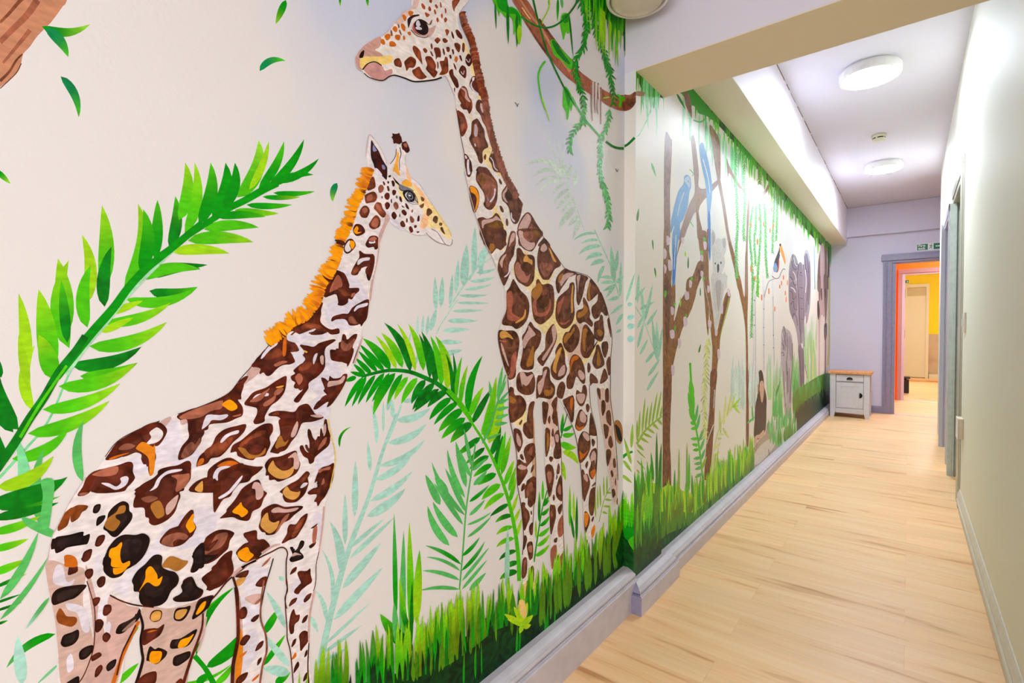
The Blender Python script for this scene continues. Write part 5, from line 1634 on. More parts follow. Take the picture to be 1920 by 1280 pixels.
P P3 545,430 580,390 640,480 680,560 730,530 700,620 650,640 580,590 545,520
P G 650,340 680,305 715,350 750,370 750,425 730,430 700,395 645,385
P K3 610,440 660,390 740,420 735,480 700,515 640,500
P B4 810,330 840,190 900,105 980,230 1095,415 1020,480 960,590 920,605 870,590 820,480
P B3 840,410 900,400 1000,440 960,540 900,570 850,500
P T2 860,200 900,170 930,230 890,270 850,250
P G 950,230 970,240 1010,330 1040,390 1000,370
P B4 1035,600 1080,520 1145,470 1200,490 1295,530 1200,570 1150,640 1100,710 1065,770 1035,700
P T2 1060,620 1150,530 1250,530 1160,600 1100,680 1080,640
P G2 1070,560 1120,530 1100,600 1060,640
P B4 440,760 480,690 520,595 560,650 610,730 680,800 715,900 700,1050 640,1150 560,1195 500,1160 385,1130 440,960
P R2 440,780 500,740 520,850 510,1000 600,1060 540,1100 450,1070 450,940
P G 660,960 675,980 660,1060 570,1120 550,1110 640,1040
P B4 740,750 790,680 800,610 830,600 870,660 940,650 1000,690 1015,830 1000,1000 930,1090 850,1140 780,1090 750,980
P G2 745,760 820,640 870,690 860,760 800,850 760,820
P R2 755,880 800,820 800,930 830,1000 940,960 960,830 980,900 940,1010 840,1050 770,1000
P K3 810,850 870,790 940,800 940,900 880,950 820,910
P B4 1035,930 1060,820 1180,710 1200,650 1245,635 1260,700 1250,850 1260,1000 1230,1120 1150,1190 1080,1160 1030,1060
P G 1230,670 1245,690 1235,820 1240,960 1220,1000 1215,850
P R2 1050,920 1090,850 1140,800 1090,950 1060,1080 1130,1120 1200,1080 1150,1140 1080,1120
P B4 1270,580 1300,530 1420,575 1390,640 1360,780 1310,910 1280,850 1280,700
P T2 1285,560 1330,550 1310,640 1300,760 1290,640
P B4 1410,740 1430,660 1460,595 1560,730 1520,790 1440,860 1405,830
P G2 1430,650 1455,650 1440,740 1450,840 1430,850 1415,800
P B4 1465,930 1530,860 1540,770 1580,760 1650,950 1655,1030 1620,1030 1580,990 1550,1050 1500,1075 1465,1010
P B4 1285,980 1360,940 1355,850 1375,815 1420,900 1445,1000 1440,1060 1480,1120 1460,1170 1380,1110 1320,1130 1280,1080
P G2 1300,1000 1360,970 1370,900 1420,960 1360,1040 1300,1060
P B4 1490,1170 1500,1110 1560,1080 1580,1020 1600,1080 1610,1200 1600,1290 1500,1290
P B4 1650,1090 1680,1075 1700,1290 1680,1250
T 900 590 6.4
P B4 220,190 300,190 400,190 450,240 470,330 450,480 430,600 420,740 350,780 320,720 270,570 215,330
P G 240,210 290,190 360,240 395,295 330,270 260,285 235,260
P R2 230,300 320,310 350,290 300,330 240,320
P T2 245,340 270,370 340,600 320,590 260,430
P R2 370,520 430,440 430,600 390,740 330,750 360,680
P B4 500,260 540,200 590,90 620,100 650,150 720,200 730,280 700,380 650,460 640,620 600,660 510,655 478,600 500,480 510,360
P T2 510,300 570,180 580,130 640,200 660,240 600,280 560,340 530,400 510,380
P G2 560,560 630,370 640,480 620,600 560,620
P B4 780,280 800,200 870,110 905,160 915,290 850,450 780,570 745,615 690,560 690,510 770,420
P T2 855,170 890,120 910,200 900,300 850,400 770,540 740,520 840,370 870,300
P B4 900,430 960,335 1010,440 1020,580 1040,650 1010,740 930,785 860,740 840,640 870,560 900,500
P G 920,440 975,385 960,460 930,560 910,640 910,700 870,660 880,570
P T2 960,640 1010,600 1010,700 950,740 930,720
P B4 985,290 1020,210 1060,200 1110,120 1150,120 1190,200 1180,330 1120,430 1060,450 1000,380
P G2 1000,290 1040,220 1080,210 1120,150 1130,180 1080,260 1040,310 1010,340
P K3 1050,330 1100,240 1130,290 1110,350 1070,360
P B4 1200,420 1210,280 1230,150 1270,115 1330,190 1370,270 1360,380 1310,500 1260,520 1220,490
P G2 1225,200 1260,160 1290,200 1260,300 1260,440 1230,380
P K3 1280,200 1330,230 1330,330 1290,400 1270,320
P B4 1365,200 1370,90 1420,70 1440,0 1470,20 1470,100 1490,220 1450,320 1370,280
P G2 1400,180 1440,180 1470,220 1440,260 1410,230
P B4 1455,340 1520,320 1535,400 1500,515 1465,460
P B4 1345,540 1380,430 1390,370 1420,360 1450,440 1490,590 1400,650 1350,600
P G2 1400,520 1410,430 1440,520 1440,600 1400,600
P B4 1510,570 1555,500 1560,690 1535,720
P B4 1450,740 1490,640 1530,760 1440,830
P B4 1035,860 1035,760 1070,680 1070,560 1100,490 1150,475 1210,530 1250,640 1260,780 1240,830 1200,800 1150,740 1110,870 1060,890
P O4 1080,590 1100,510 1150,490 1180,520 1120,560 1090,640 1070,750
P T2 1170,700 1190,660 1240,700 1250,760 1210,780
P B4 1285,600 1300,570 1325,620 1310,690 1285,680
P B4 1310,750 1330,700 1400,760 1410,820 1350,820 1320,850
P B4 430,830 440,730 480,685 570,690 620,685 655,760 655,870 620,950 530,960 450,910
P T2 475,700 520,690 560,740 620,710 630,740 560,850 510,830 500,860
P B4 670,830 690,730 740,720 750,640 790,620 830,650 840,780 890,850 890,950 840,1010 770,1000 700,990 670,1000
P T2 690,820 740,760 760,680 800,660 770,770 750,870 710,960 690,900
P G2 770,900 840,900 850,860 880,900 830,970 770,960
P B4 920,900 950,820 990,800 1020,850 1010,930 980,1005 920,980
P B4 1145,950 1160,900 1210,930 1230,850 1265,850 1280,950 1240,1080 1190,1090 1150,1020
P T2 1150,960 1250,950 1240,1040 1190,1060
P B4 1265,1090 1280,1070 1310,1110 1290,1170 1270,1140
P B4 345,880 400,880 410,960 490,970 550,1060 530,1170 430,1270 360,1280 350,1080
P G2 350,970 430,1020 400,1060 350,1040
P B3 480,1070 530,1080 500,1140
P B4 580,1100 610,1045 650,1050 630,1180 630,1290 560,1290
P B4 745,1060 780,1045 815,1080 790,1290 755,1290
P B4 850,1070 900,990 925,1000 910,1150 920,1290 870,1290 880,1140
P B4 990,1020 1060,990 1110,965 1125,1050 1110,1180 1120,1250 1090,1260 1040,1150 1010,1090
P O4 1075,1000 1100,990 1100,1080 1070,1100
P B4 1400,880 1440,900 1440,1020 1410,960
P B4 1500,900 1540,890 1540,1040 1500,1030
P B4 1450,1080 1480,1025 1500,1100 1480,1200 1460,1200
P B4 1150,1270 1190,1140 1240,1160 1280,1240 1270,1290 1150,1290
P T2 1180,1220 1210,1170 1250,1220 1210,1290 1180,1290
P B4 1510,1180 1540,1150 1560,1290 1520,1290
T 920 740 6.4
P B4 220,150 380,100 415,150 370,260 240,330 225,280
P B4 450,140 490,80 525,90 505,200 510,480 500,520 440,520 385,440 390,350 440,300
P B4 335,340 370,295 375,320 350,360
P B4 615,90 680,100 690,160 660,290 640,350 625,200
P B4 680,300 705,245 715,300 700,350
P B4 725,110 790,30 785,200 800,370 760,340 730,270 745,180
P B4 270,415 350,425 380,540 370,620 330,690 300,620
P T2 305,480 320,465 360,560 350,620 310,570
P B4 390,680 430,600 520,585 525,740 440,850 430,880 440,920 400,1000 320,1085 315,780 420,820
P T2 320,860 360,835 430,870 400,895 340,890
P W2 330,710 360,690 410,790 400,815 340,760
P B4 345,720 370,710 395,770 375,780 350,750
P B3 440,690 500,610 490,720 450,720
P B4 475,940 490,860 515,840 510,890
P B4 360,1150 370,1080 400,1060 410,1110 380,1150
P B4 410,1180 420,1080 440,1020 535,990 530,1290 470,1290 450,1230 410,1240
P B3 450,1080 490,1030 510,1080 470,1150 430,1200 430,1140
P B4 650,420 700,410 710,470 700,650 655,740
P G2 670,470 695,470 700,560 670,680
P B4 755,500 780,440 815,430 840,600 840,750 760,760 750,680 770,590
P T2 770,480 810,480 810,560 780,560
P B4 725,480 740,400 755,440 750,500
P B4 695,770 710,735 750,760 720,805
P B4 650,870 690,830 740,860 760,970 740,1100 720,1200 690,1210 660,1000
P P3 670,940 720,920 730,1000 700,1060
P B4 785,940 805,820 825,860 820,940
P B4 780,1000 790,950 800,980 785,1020
P B4 780,1120 840,960 860,1260 790,1230
P P3 800,1120 830,1070 840,1190 810,1180
P B4 740,1230 755,1195 765,1250 750,1270
P B4 865,80 960,10 1000,60 990,300 960,320 920,200
P O4 950,50 985,40 970,180 950,140
P B4 1010,340 1050,200 1090,175 1110,230 1155,250 1140,360 1070,430 1020,410
P T2 1060,250 1090,190 1140,260 1130,330 1080,320
P O4 1020,360 1060,390 1120,370 1080,420 1030,410
P B4 1140,130 1160,105 1185,150 1160,210
P B4 1175,470 1190,230 1215,250 1260,430 1265,490 1200,485
P B4 1040,600 1060,500 1110,435 1180,480 1195,620 1150,740 1070,820 1045,720
P T2 1100,480 1120,445 1170,480 1180,540 1150,550
P O4 1060,670 1110,710 1170,660 1120,740 1065,780
P B4 1205,550 1220,525 1250,560 1235,615 1215,610
P B4 1175,900 1200,820 1180,740 1210,660 1270,655 1265,900 1220,1010 1180,970
P T2 1195,740 1230,670 1260,720 1250,840 1240,780 1200,800
P O4 1190,930 1250,890 1255,950 1220,1000
P B4 1130,840 1160,790 1165,840 1145,885
P B4 1085,910 1110,900 1130,950 1160,950 1190,1060 1150,1200 1115,1280 1095,1100
P T2 1110,960 1150,960 1160,1040 1120,1010
P B4 1210,1090 1250,1045 1245,1080 1215,1100
P B4 1190,1150 1250,1110 1240,1290 1190,1290
P B4 1325,90 1350,60 1375,100 1370,190 1340,240
P B4 1385,230 1420,180 1440,250 1440,370 1400,330
P B4 1350,360 1390,360 1415,400 1400,500 1370,520
P B4 1410,530 1440,490 1465,600 1440,640 1410,600
P B4 1380,680 1420,650 1445,700 1420,810 1395,850
P B4 1465,780 1490,765 1500,860 1470,870
P B4 1435,920 1455,905 1470,960 1450,990
P B4 1485,1050 1500,990 1500,1090
P B4 1450,1140 1480,1130 1495,1200 1460,1210
T 920 900 6.4
P B4 410,60 530,0 530,220 500,300 470,325 440,290 440,210 410,200
P B3 440,60 490,20 500,80 480,150 430,200
P B4 365,300 370,265 410,270 410,320 450,370 465,450 440,520 400,605 380,500
P B3 385,400 420,380 430,440 400,450
P B4 475,370 490,370 492,410 478,410
P B4 455,560 500,505 500,640 470,650
P B4 395,700 400,660 425,670 430,730 390,840
P B4 430,770 495,740 505,900 480,950 455,940
P P3 445,800 490,780 490,860 460,860
P B4 380,950 430,935 430,1100 400,1170 365,1160
P B3 390,980 425,960 420,1050 395,1100
P B4 455,1130 490,1025 515,1060 510,1220 470,1190
P B4 430,1220 440,1200 450,1230 435,1270
P B4 705,320 740,295 770,310 780,430 750,560 725,650 710,600
P B3 715,370 740,360 745,420 720,430
P B4 800,340 850,280 850,360 820,410
P R 800,530 830,450 865,430 865,640 820,680 800,640
P B4 755,710 795,685 790,740 760,745
P R 715,840 760,775 790,800 770,960 735,1070 720,1000
P R 825,930 860,870 885,880 890,1060 840,1050
P B4 795,920 815,890 820,940 800,970
P B4 760,1080 780,1040 780,1090 765,1120
P B4 745,180 760,175 765,230 745,240
P B4 1190,130 1240,90 1250,200 1230,400 1190,415 1170,300
P B4 1120,380 1180,420 1185,500 1150,600 1125,650
P O2 1120,400 1170,410 1160,520 1130,560
P O2 1200,620 1240,530 1250,600 1220,690
P B4 1205,470 1230,430 1235,460 1215,500
P B4 1130,780 1160,710 1150,830 1135,840
P B4 1450,110 1490,130 1480,200 1460,200
P B4 1510,230 1520,210 1520,290 1508,280
T 0 0 1
# tail tuft
P G2 1152,790 1160,788 1166,800 1167,820 1163,832 1156,826 1152,810
P K 1153,795 1162,805 1166,825 1160,826 1155,812
S D 1 1 855,204 862,247 870,289
S PL 1.2 1.2 870,322 877,350 890,400 909,456 919,475 930,500
S D 1 1 1001,421 1016,441 1052,495 1064,506 1083,511 1105,520 1124,547 1138,583 1144,612 1147,637 1144,676 1144,715 1144,748 1151,802 1156,860 1158,900
S D 1.2 1.2 951,707 954,746 955,785 968,849 969,904 976,945 981,1001 979,1040
S D 1 1 1104,720 1107,763 1117,806 1119,849 1115,920
S D 1 1 1003,849 1004,912 1000,951 998,994
S D 1 1 1043,771 1051,849 1054,947 1056,1009 1060,1069
S D 1 1 1057,763 1074,802 1082,834 1088,873 1092,935
S PL 1 1 834,142 843,158 852,180
O mane_tall
N 863,25 868,48 880,75 888,105 893,130 900,160 908,190 913,225 920,255 928,280 938,310 948,335 958,352 968,370
W n
O hanging_branch
T 900 0 6.4
P BK1 380,-20 540,-20 700,230 880,480 1000,620 1110,750 1200,860 1330,960 1450,1060 1560,1120 1700,1170 1730,1180 1730,1290 1560,1260 1330,1140 1120,990 1000,890 850,720 780,620 690,490 600,350 480,160
S BK2 3 6 480,0 600,180 740,360 860,560 1080,860
S F2 2 2 500,90 560,180 600,230
S BK3 5 6 700,230 880,480 1000,640 1180,820
S BK3 4 4 480,160 650,430 780,620 870,730
T 960 180 4.925
P BK1 830,0 1142,0 1142,75 1080,130 1000,135 930,110 840,60
P BK3 1020,60 1142,10 1142,75 1080,130 1020,120
S G4 3 2 840,20 900,10
O moss
T 900 0 6.4
P G1 150,-20 300,-20 330,80 380,80 450,130 490,190 495,320 490,430 460,530 430,440 420,380 400,420 390,260 350,200 300,210 240,140 225,200 200,120 180,80
P G3 200,-20 310,-20 340,80 420,110 480,200 470,300 430,180 360,170 300,150 220,100
L G2 G2 3 178,40 190,350
L G2 G2 5 325,60 335,530
L G2 G2 5 435,160 440,570
L YG YG 9 470,300 465,540
O moss
P G1 840,490 890,480 930,540 1000,620 1110,740 1110,810 1060,830 980,730 900,680 860,600
P G2 860,500 900,500 1000,650 1080,760 1040,760 920,640
O moss
P G1 970,200 1000,160 1060,165 1075,200 1075,380 1040,400 1030,370 1000,480 980,400 960,300
P G3 980,200 1050,170 1060,250 1010,280
L G2 G2 3 1065,170 1115,680
O vine
L G3 G1 5 935,-20 930,260
L GM GM 5 975,-20 985,100
L G1 YG 2 820,0 830,80
O moss
P G1 1000,1060 1040,1050 1100,1160 1110,1230 1090,1340 1075,1280 1060,1400 1040,1440 1030,1350 1000,1290 990,1250
P G3 1010,1060 1050,1080 1080,1160 1060,1280 1030,1180
O moss
P G1 1640,1140 1660,1130 1700,1160 1730,1155 1730,1210 1700,1220 1690,1290 1660,1270 1670,1210
O vine
S G2 3.5 3 630,-20 680,200 720,340 780,560 850,730 930,900 1010,1060 1080,1180 1160,1290
S G2 3.5 3.5 490,200 560,250 640,300 720,325 790,335 880,315 970,260 1060,170 1140,60 1160,0
S YG 2.5 2 820,-20 830,60 800,150 750,240 745,290
S G1 4 2 780,735 720,820 695,920 710,1060 740,1200 780,1320
S YG 2.5 1.5 740,1180 780,1300 830,1450
T 960 180 4.925
S GM 4 3 550,10 590,90 640,170 700,250 780,340 830,400
S G2 4 5 865,420 920,460 970,480 1030,485
O leafy_vine
T 900 0 6.4
V G2 8 3 1190,-40 1240,150 1280,320 1255,430 1240,550 1190,640 1150,760 1150,900 1190,1020 1230,1150 1240,1290
V G3 7 3 1210,-40 1255,160 1290,330 1260,460 1250,560 1200,640 1140,730 1140,860 1170,980 1200,1100
O leafy_vine
V G2 8 3 1350,-20 1350,160 1400,360 1450,540 1510,700 1560,880 1580,1050 1600,1180 1600,1260
V G3 7 3 1330,0 1360,180 1380,340 1440,500 1490,660 1540,860 1570,1000
T 960 180 4.925
V GM 7 3 640,170 650,230 600,290 560,350 535,420 530,520
V GP 6 2.6 820,370 815,450 815,540 810,640 815,740 850,860 870,960
V GM 7 3 900,120 890,220 860,310 830,370 
V GM 7 3.2 820,780 850,860 880,960 890,1060 890,1150 880,1220
V GM 6 2.6 650,0 665,100 660,180 660,260
O hanging_moss
T 0 0 1
P G5 1105,-5 1137,-2 1172,33 1176,90 1170,95 1168,60 1160,50 1150,40 1140,40 1130,30 1115,15 1110,10
H G5 G2 18 5 -40 60 1100,0 1137,0 1172,33
H G1 YG 22 3 -30 90 1097,0 1120,10 1172,60
H G2 G1 10 4 -40 60 1120,15 1172,70
H YG YG 10 3 -20 70 1125,30 1150,70 1172,85
O hanging_roots
T 960 180 4.925
S BR3 3 1 730,-100 730,100 740,230
S BR3 3 1 760,-130 760,60 765,160
S W 3 1 745,-130 745,160
S BR3 4 1 790,-120 780,60 790,170
S W 4 1 775,-120 770,120
S BR3 4 1 815,-80 815,100 818,260
S W 3 1 800,-100 805,160
O bird
S K 1 .7 22,58 40,80 45,100
S K 1.2 .7 45,100 52,75 62,72
O bird
S K 1 .7 955,670 968,700
S K 1 .7 968,700 980,675
W n
O grass_bank
T 0 0 1
P GD 560,1300 620,1290 700,1275 760,1255 820,1225 870,1195 905,1160 960,1150 1000,1130 1060,1085 1090,1055 1120,1040 1150,1010 1180,990 1180,1080 1170,1080 928,1285 920,1300
P GD 20,1700 230,1560 400,1440 560,1330 700,1285 700,1480 560,1580 230,1850 20,2020
H G6 YG 40 9 140 50 30,1640 230,1510 400,1390 600,1270
H G3 G6 40 9 140 50 30,1660 230,1530 400,1410 600,1290
H G5 G2 30 8 100 40 30,1730 230,1600 400,1480 600,1350
H G6 YG 30 7 110 30 590,1240 650,1200 720,1195 800,1190 840,1150 900,1120
H G1 YG 60 7 90 35 700,1200 760,1185 800,1160 850,1120 900,1115 960,1110 1010,1085 1060,1040 1110,1015 1140,975 1175,940
H OL YG 60 6 80 35 760,1220 830,1160 880,1130 960,1130 1020,1100 1070,1060 1120,1025 1175,960
H G3 G6 60 5 80 35 600,1250 660,1215 760,1210 850,1150 920,1130 1010,1100 1070,1050 1120,1020 1175,950
H G2 G2 50 6 60 35 620,1270 720,1250 800,1225 860,1185 920,1150 1000,1125 1080,1070 1130,1035 1175,990
P GD 640,1300 760,1275 840,1245 890,1210 930,1180 1000,1155 1060,1110 1110,1075 1150,1050 1180,1020 1180,1080 1168,1080 928,1285 920,1300
H GD GD 60 6 50 30 640,1280 760,1250 840,1215 900,1180 940,1165 1000,1145 1060,1100 1110,1060 1150,1030 1175,1000
H G6 G6 14 5 40 40 740,1250 820,1220 900,1175 960,1150
H G3 G6 9 3 50 30 860,1240 960,1180 1060,1130
H G6 OL 40 5 60 30 1010,1115 1060,1080 1110,1040 1150,1010 1175,985
p G5 1153,1040 1160,1012 1166,990 1170,1010 1180,1040 1180,1080 1160,1070
O grass_tuft
L YG2 YG2 12 980,1172 944,1150
L YG YG2 10 982,1170 950,1160
L YG2 YG2 9 978,1168 962,1136
L YG YG2 9 978,1172 973,1186
L YG2 YG2 12 976,1166 988,1128
L YG YG2 11 978,1172 998,1152
L YG2 YG2 9 980,1176 994,1170
L YG YG2 8 975,1160 970,1132
P F2 972,1125 982,1126 986,1150 980,1158 973,1145
# return strip
W r
O branch_end
T 0 0 1
P BK3 1160,178 1180,178 1192,172 1192,192 1180,206 1160,206
O vine
S G2 4 5 1160,276 1175,272 1190,258
O teal_frond
T 1150 440 4
L TE TE 8 105,525 145,518
L TE TE 9 105,630 160,605
L TE TE 11 105,695 160,675
L TE TE 12 105,790 160,770
L TG TG 5 95,505 160,290
O grass_bank
T 0 0 1
P G1 1165,950 1169,935 1177,945 1182,960 1192,955 1196,1120 1160,1120 1160,960
P G3 1165,975 1172,990 1176,980 1190,970 1190,1000 1180,1010 1170,1030 1165,1010
p G5 1160,1000 1166,985 1171,1008 1176,1012 1182,1024 1187,1030 1190,1045 1196,1120 1160,1120
H G1 YG 8 4 40 30 1166,945 1192,950
T 1150 720 4
S G3 6 4 68,550 90,530 120,515 145,505
L GL GL 6 135,480 145,295 
L GL GL 6 135,600 80,400
L GL GL 6 75,570 140,660
L GL GL 6 65,680 140,740
L GL GL 5 60,480 52,570
# pilaster front
W p
O hanging_moss
T 1150 120 4
P G5 170,60 385,245 330,245 300,235 250,225 210,190 190,120
H G5 G3 16 5 -40 40 170,80 385,250
H G3 G1 16 4 -50 60 175,110 240,180 385,250
H GP GP 12 4 -50 90 230,235 385,250
O branch_end
P BR3 170,205 230,210 225,240 170,235
O vine
S GP 3 1.5 300,250 285,320 250,420 200,520 175,545
O falling_leaf
L GM GM 4 285,740 320,845
O falling_leaf
L G6 GM 4 178,1180 190,1080
O falling_leaf
T 1150 440 4
L G2 G2 2.5 293,35 300,115
O falling_leaf
L G2 G1 3 310,245 320,325
O teal_frond
S TG 2 1.5 165,540 230,650 300,850
L TG TG 6 180,510 190,290
L TG TG 6 235,650 295,370
L TG TG 6 160,490 240,390
L TG TG 6 230,640 210,400
L TG TG 6 200,560 310,500
L TG TG 6 250,680 330,560
L TG TG 7 330,950 325,640
L TG TG 6 330,950 370,690
L TG TG 6 320,930 290,620
L TG TG 5 180,850 230,650
L TG TG 5 200,900 260,780
L TG TG 6 240,960 330,850
L TG TG 6 260,1060 350,930
L TG TG 6 250,1170 340,1020
L TG TG 5 180,700 230,600
O palm_frond
T 1150 720 4
S GL 5 3 175,450 230,360 290,300 380,230
L GL GL 4 180,430 178,270
L GL GL 4 190,400 200,200
L GL GL 4 215,370 238,100
L GL GL 4 240,340 260,160
L GL GL 4 265,320 290,130
L GL GL 4 290,300 330,60
L GL GL 4 320,280 360,50
L GL GL 4 350,250 378,130
L GL GL 5 180,450 230,500
L GL GL 5 200,400 265,440
L GL GL 5 225,370 290,400
L GL GL 5 255,330 310,370
L GL GL 5 290,290 340,340
L GL GL 5 330,260 370,310
L GL GL 3 175,490 240,555
L GL GL 3 175,570 240,640
L GL GL 3 175,640 200,670
O grass_bank
P YG2 150,790 200,770 260,770 300,740 370,760 378,800 378,1600 150,1600
P G6 150,860 220,850 280,820 360,830 378,850 378,1600 150,1600
P G5 150,1150 240,1080 320,1060 378,1050 378,1600 150,1600
H G3 G1 16 7 60 60 150,790 220,760 300,720 378,760
H G6 G6 26 6 90 60 150,900 250,840 378,880
H G1 YG 16 5 60 80 150,1000 378,950
H G5 G2 20 6 60 60 150,1200 378,1080
H GD G5 14 6 60 40 150,1400 378,1250
L G2 G2 5 325,780 325,360
L G2 G2 5 340,790 360,440
L G3 G3 5 300,730 282,510
L G2 G2 10 165,950 155,680
W f
O hanging_moss
T 0 0 1
P G5 1270,172 1300,165 1380,252 1480,370 1557,462 1557,475 1520,440 1450,352 1380,272 1320,205 1290,180
H G5 G2 40 4 -25 12 1285,170 1300,170 1380,260 1480,378 1557,468
H G6 G1 60 3.5 -28 26 1280,172 1300,180 1380,270 1480,385 1557,470
H G3 G1 50 3 -20 30 1285,180 1330,215 1400,295 1480,390 1557,474
H G1 YG 30 2.5 -12 30 1290,185 1330,225 1400,305 1480,395 1550,470
H GP GP 24 3 -20 60 1280,200 1340,260 1400,320
T 1150 120 4
P G3 515,215 595,190 690,300 760,400 740,420 700,390 640,370 620,330 590,310 570,320 540,260
L G2 G2 4 475,220 540,340
S GM 3 3 600,420 650,435 690,410
O tree_trunk
T 1150 120 4
P BL 385,560 430,560 440,600 430,850 425,960 425,1300 383,1300
T 1150 440 4
P BT 378,-20 420,-20 420,130 440,230 435,380 465,500 455,650 500,500 560,400 610,270 640,200 700,200 695,240 630,400 590,550 520,700 490,800 460,920 440,1050 430,1290 376,1290
P BT 510,-20 535,-20 480,150 465,300 465,500 445,600 440,380
P BT3 385,300 430,400 420,700 400,900 390,700
P BT 640,-20 700,-20 715,100 700,220 660,230 650,100
T 1150 720 4
P BT2 376,-20 432,-20 425,400 432,600 432,880 400,900 370,880 370,500
P OL2 370,880 430,850 430,1020 400,1050 370,960
O tree_branch
T 1150 120 4
P BL2 585,560 610,560 640,800 640,920 700,930 780,870 780,910 650,1060 645,1150 665,1300 630,1300 620,1110 560,1220 530,1300 490,1300 570,1050 610,960 600,780
P BL 530,200 575,250 590,400 570,370 540,300
P BL 720,460 760,500 800,600 800,900 770,740 740,600
S GM 2 1 570,790 600,820 590,840
S GM 2 1 570,1170 600,1220
O parrot
P BU 525,900 530,850 550,830 575,850 582,920 570,960 555,1080 520,1170 500,1200 495,1300 455,1300 455,1210 430,1270 435,1170 460,1050 490,950
P BU2 530,870 560,840 575,880 570,930 550,900
S W 1.2 1 480,1140 500,1050 530,960
S BL2 1.5 1 560,870 565,890
T 1150 440 4
P BU 450,-40 500,-40 480,100 470,250 460,370 440,360 445,200 440,100
P BU3 450,100 470,90 465,280 455,360 443,350
S W 1.5 1 470,0 460,150 455,260
O parrot
T 1150 120 4
P BU 645,620 670,590 690,660 710,760 735,860 740,960 725,1100 728,1300 710,1300 705,1100 690,900 660,740
P BU2 660,650 690,700 710,850 700,900 670,780
T 1290 240 4.268
P BU 90,170 110,130 140,180 165,280 185,400 190,550 175,700 180,850 178,1000 172,1040 165,1000 160,850 155,700 170,600 160,500 120,360
P BU3 160,700 178,700 180,1000 170,1040
S W 1.5 1 120,250 160,400 175,520
O tree_trunk
P BL2 180,60 200,60 260,420 300,640 330,850 370,1000 400,1130 430,1290 400,1290 370,1130 330,960 300,800 270,600 235,420
P BT 330,900 360,980 400,1130 430,1290 400,1290 370,1130 330,960
P BT4 180,0 200,0 210,60 230,130 190,80
T 1290 520 4.268
P BT 380,-10 415,-10 450,160 455,0 460,-200 475,-200 480,100 475,350 480,600 480,800 485,1300 465,1300 465,800 460,450 440,270 410,130
T 1290 240 4.268
P BL2 310,240 330,300 400,430 480,520 600,510 640,450 650,470 610,540 540,560 500,570 490,700 478,900 475,1300 455,1300 465,900 470,700 475,580 440,500 400,470 330,360 320,400 310,300
P BT4 610,510 650,455 640,480 620,505
T 1290 700 4.922
P BT2 535,-20 557,-20 560,300 560,600 550,690 535,600 540,300
O tree_trunk
T 1290 240 4.268
P BT 60,540 130,540 85,660 110,800 130,900 145,950 150,820 165,820 160,950 165,1100 165,1600 150,1600 110,1140 60,1290 -20,1290 40,1180 100,1050 90,960 80,860 65,680
P BT3 100,1100 130,1100 100,1200 40,1290 10,1290
T 1290 520 4.268
P BT -10,20 80,-10 70,60 60,150 20,270 -10,320 -10,200
P BT 120,-10 160,-10 180,130 215,400 230,440 260,300 290,160 320,110 340,150 300,320 260,470 250,600 235,700 220,900 200,1290 160,1290 180,900 195,600 185,470 165,250
P BT3 240,470 300,170 330,150 290,320
S GY2 1.5 1 120,20 150,150 180,300
S YG 1 1 330,160 300,290 260,470
T 1290 700 4.922
P BT2 210,-20 268,-20 250,200 235,450 225,700 200,900 180,970 150,960 165,700 185,400 200,150
S TE2 1.5 1 200,120 195,300 180,480
S TE2 1.5 1 245,150 235,320
S TE2 1.5 1 235,470 200,560 170,650
O painted_blooms
T 1150 440 4
P PK 400,5 425,30 420,70 400,75 
P PK 380,100 400,130 395,170 378,180
P PK 410,190 435,200 438,260 415,265
P PK 380,220 400,250 385,295
P PK 430,540 455,550 455,590 435,600
P PK 425,720 455,715 458,770 430,775
P PK 535,430 565,430 565,480 540,485
P PK 570,340 590,350 585,390 570,395
P PK 655,270 675,280 670,320 655,310
P PK 655,150 675,160 670,200 655,190
P PK 675,50 700,60 695,110 680,105
P PK 705,380 722,390 715,430 705,425
P PK 525,620 550,620 555,670 530,690
P PK 485,780 510,790 505,840 488,850
P PK 435,980 460,990 455,1050 438,1050
P PK 710,640 735,650 730,700 712,690
P PK 762,710 778,715 775,755 762,750
P PK 780,860 800,870 798,930 782,925
P PK 510,20 530,30 525,65 512,60
P G1 385,420 400,425 395,465 385,465
P G1 455,510 468,510 465,535 455,530
P G1 458,690 468,680 466,720 458,715
P G1 580,320 595,320 592,345 582,345
P G1 670,315 684,320 680,340 670,335
P G1 675,20 690,25 688,50 678,50
P G1 655,120 670,120 670,145 658,145
P G1 538,600 550,590 548,615 540,612
T 1290 520 4.268
P PK 155,70 175,80 170,120 155,115
P PK 315,90 335,100 335,150 318,140
P PK 260,220 280,225 278,290 262,280
P PK 240,590 255,600 255,650 240,645
P PK 165,340 185,370 180,405 165,400
P PK 222,430 236,430 232,465 222,460
O koala
T 1290 240 4.268
P GY3 185,830 200,815 218,850 220,890 240,880 265,890 275,880 295,875 308,910 305,980 290,1020 295,1080 270,1160 245,1215 215,1180 200,1100 195,1020 185,950
P GY2 190,840 205,830 215,870 208,920 195,930
P GY2 275,890 295,885 303,930 290,960 275,930
P K4 232,1100 240,1085 248,1100 247,1140 238,1160 233,1140
P K4 212,1080 220,1075 222,1088 214,1090
P K4 258,1070 266,1068 268,1084 259,1086
P GY3 200,1150 215,1190 245,1215 270,1190 290,1150 305,1190 305,1290 195,1290
T 1290 520 4.268
P GY3 195,-20 310,-20 300,60 280,150 250,330 225,410 210,400 195,200 190,80
P GY2 220,40 265,30 260,160 240,280 225,150
S GY2 1 1 210,60 215,200 235,330
S GY2 1 1 280,50 260,200 240,320
S GY2 1 1 235,30 225,140 240,250
O leafy_vine
T 1290 240 4.268
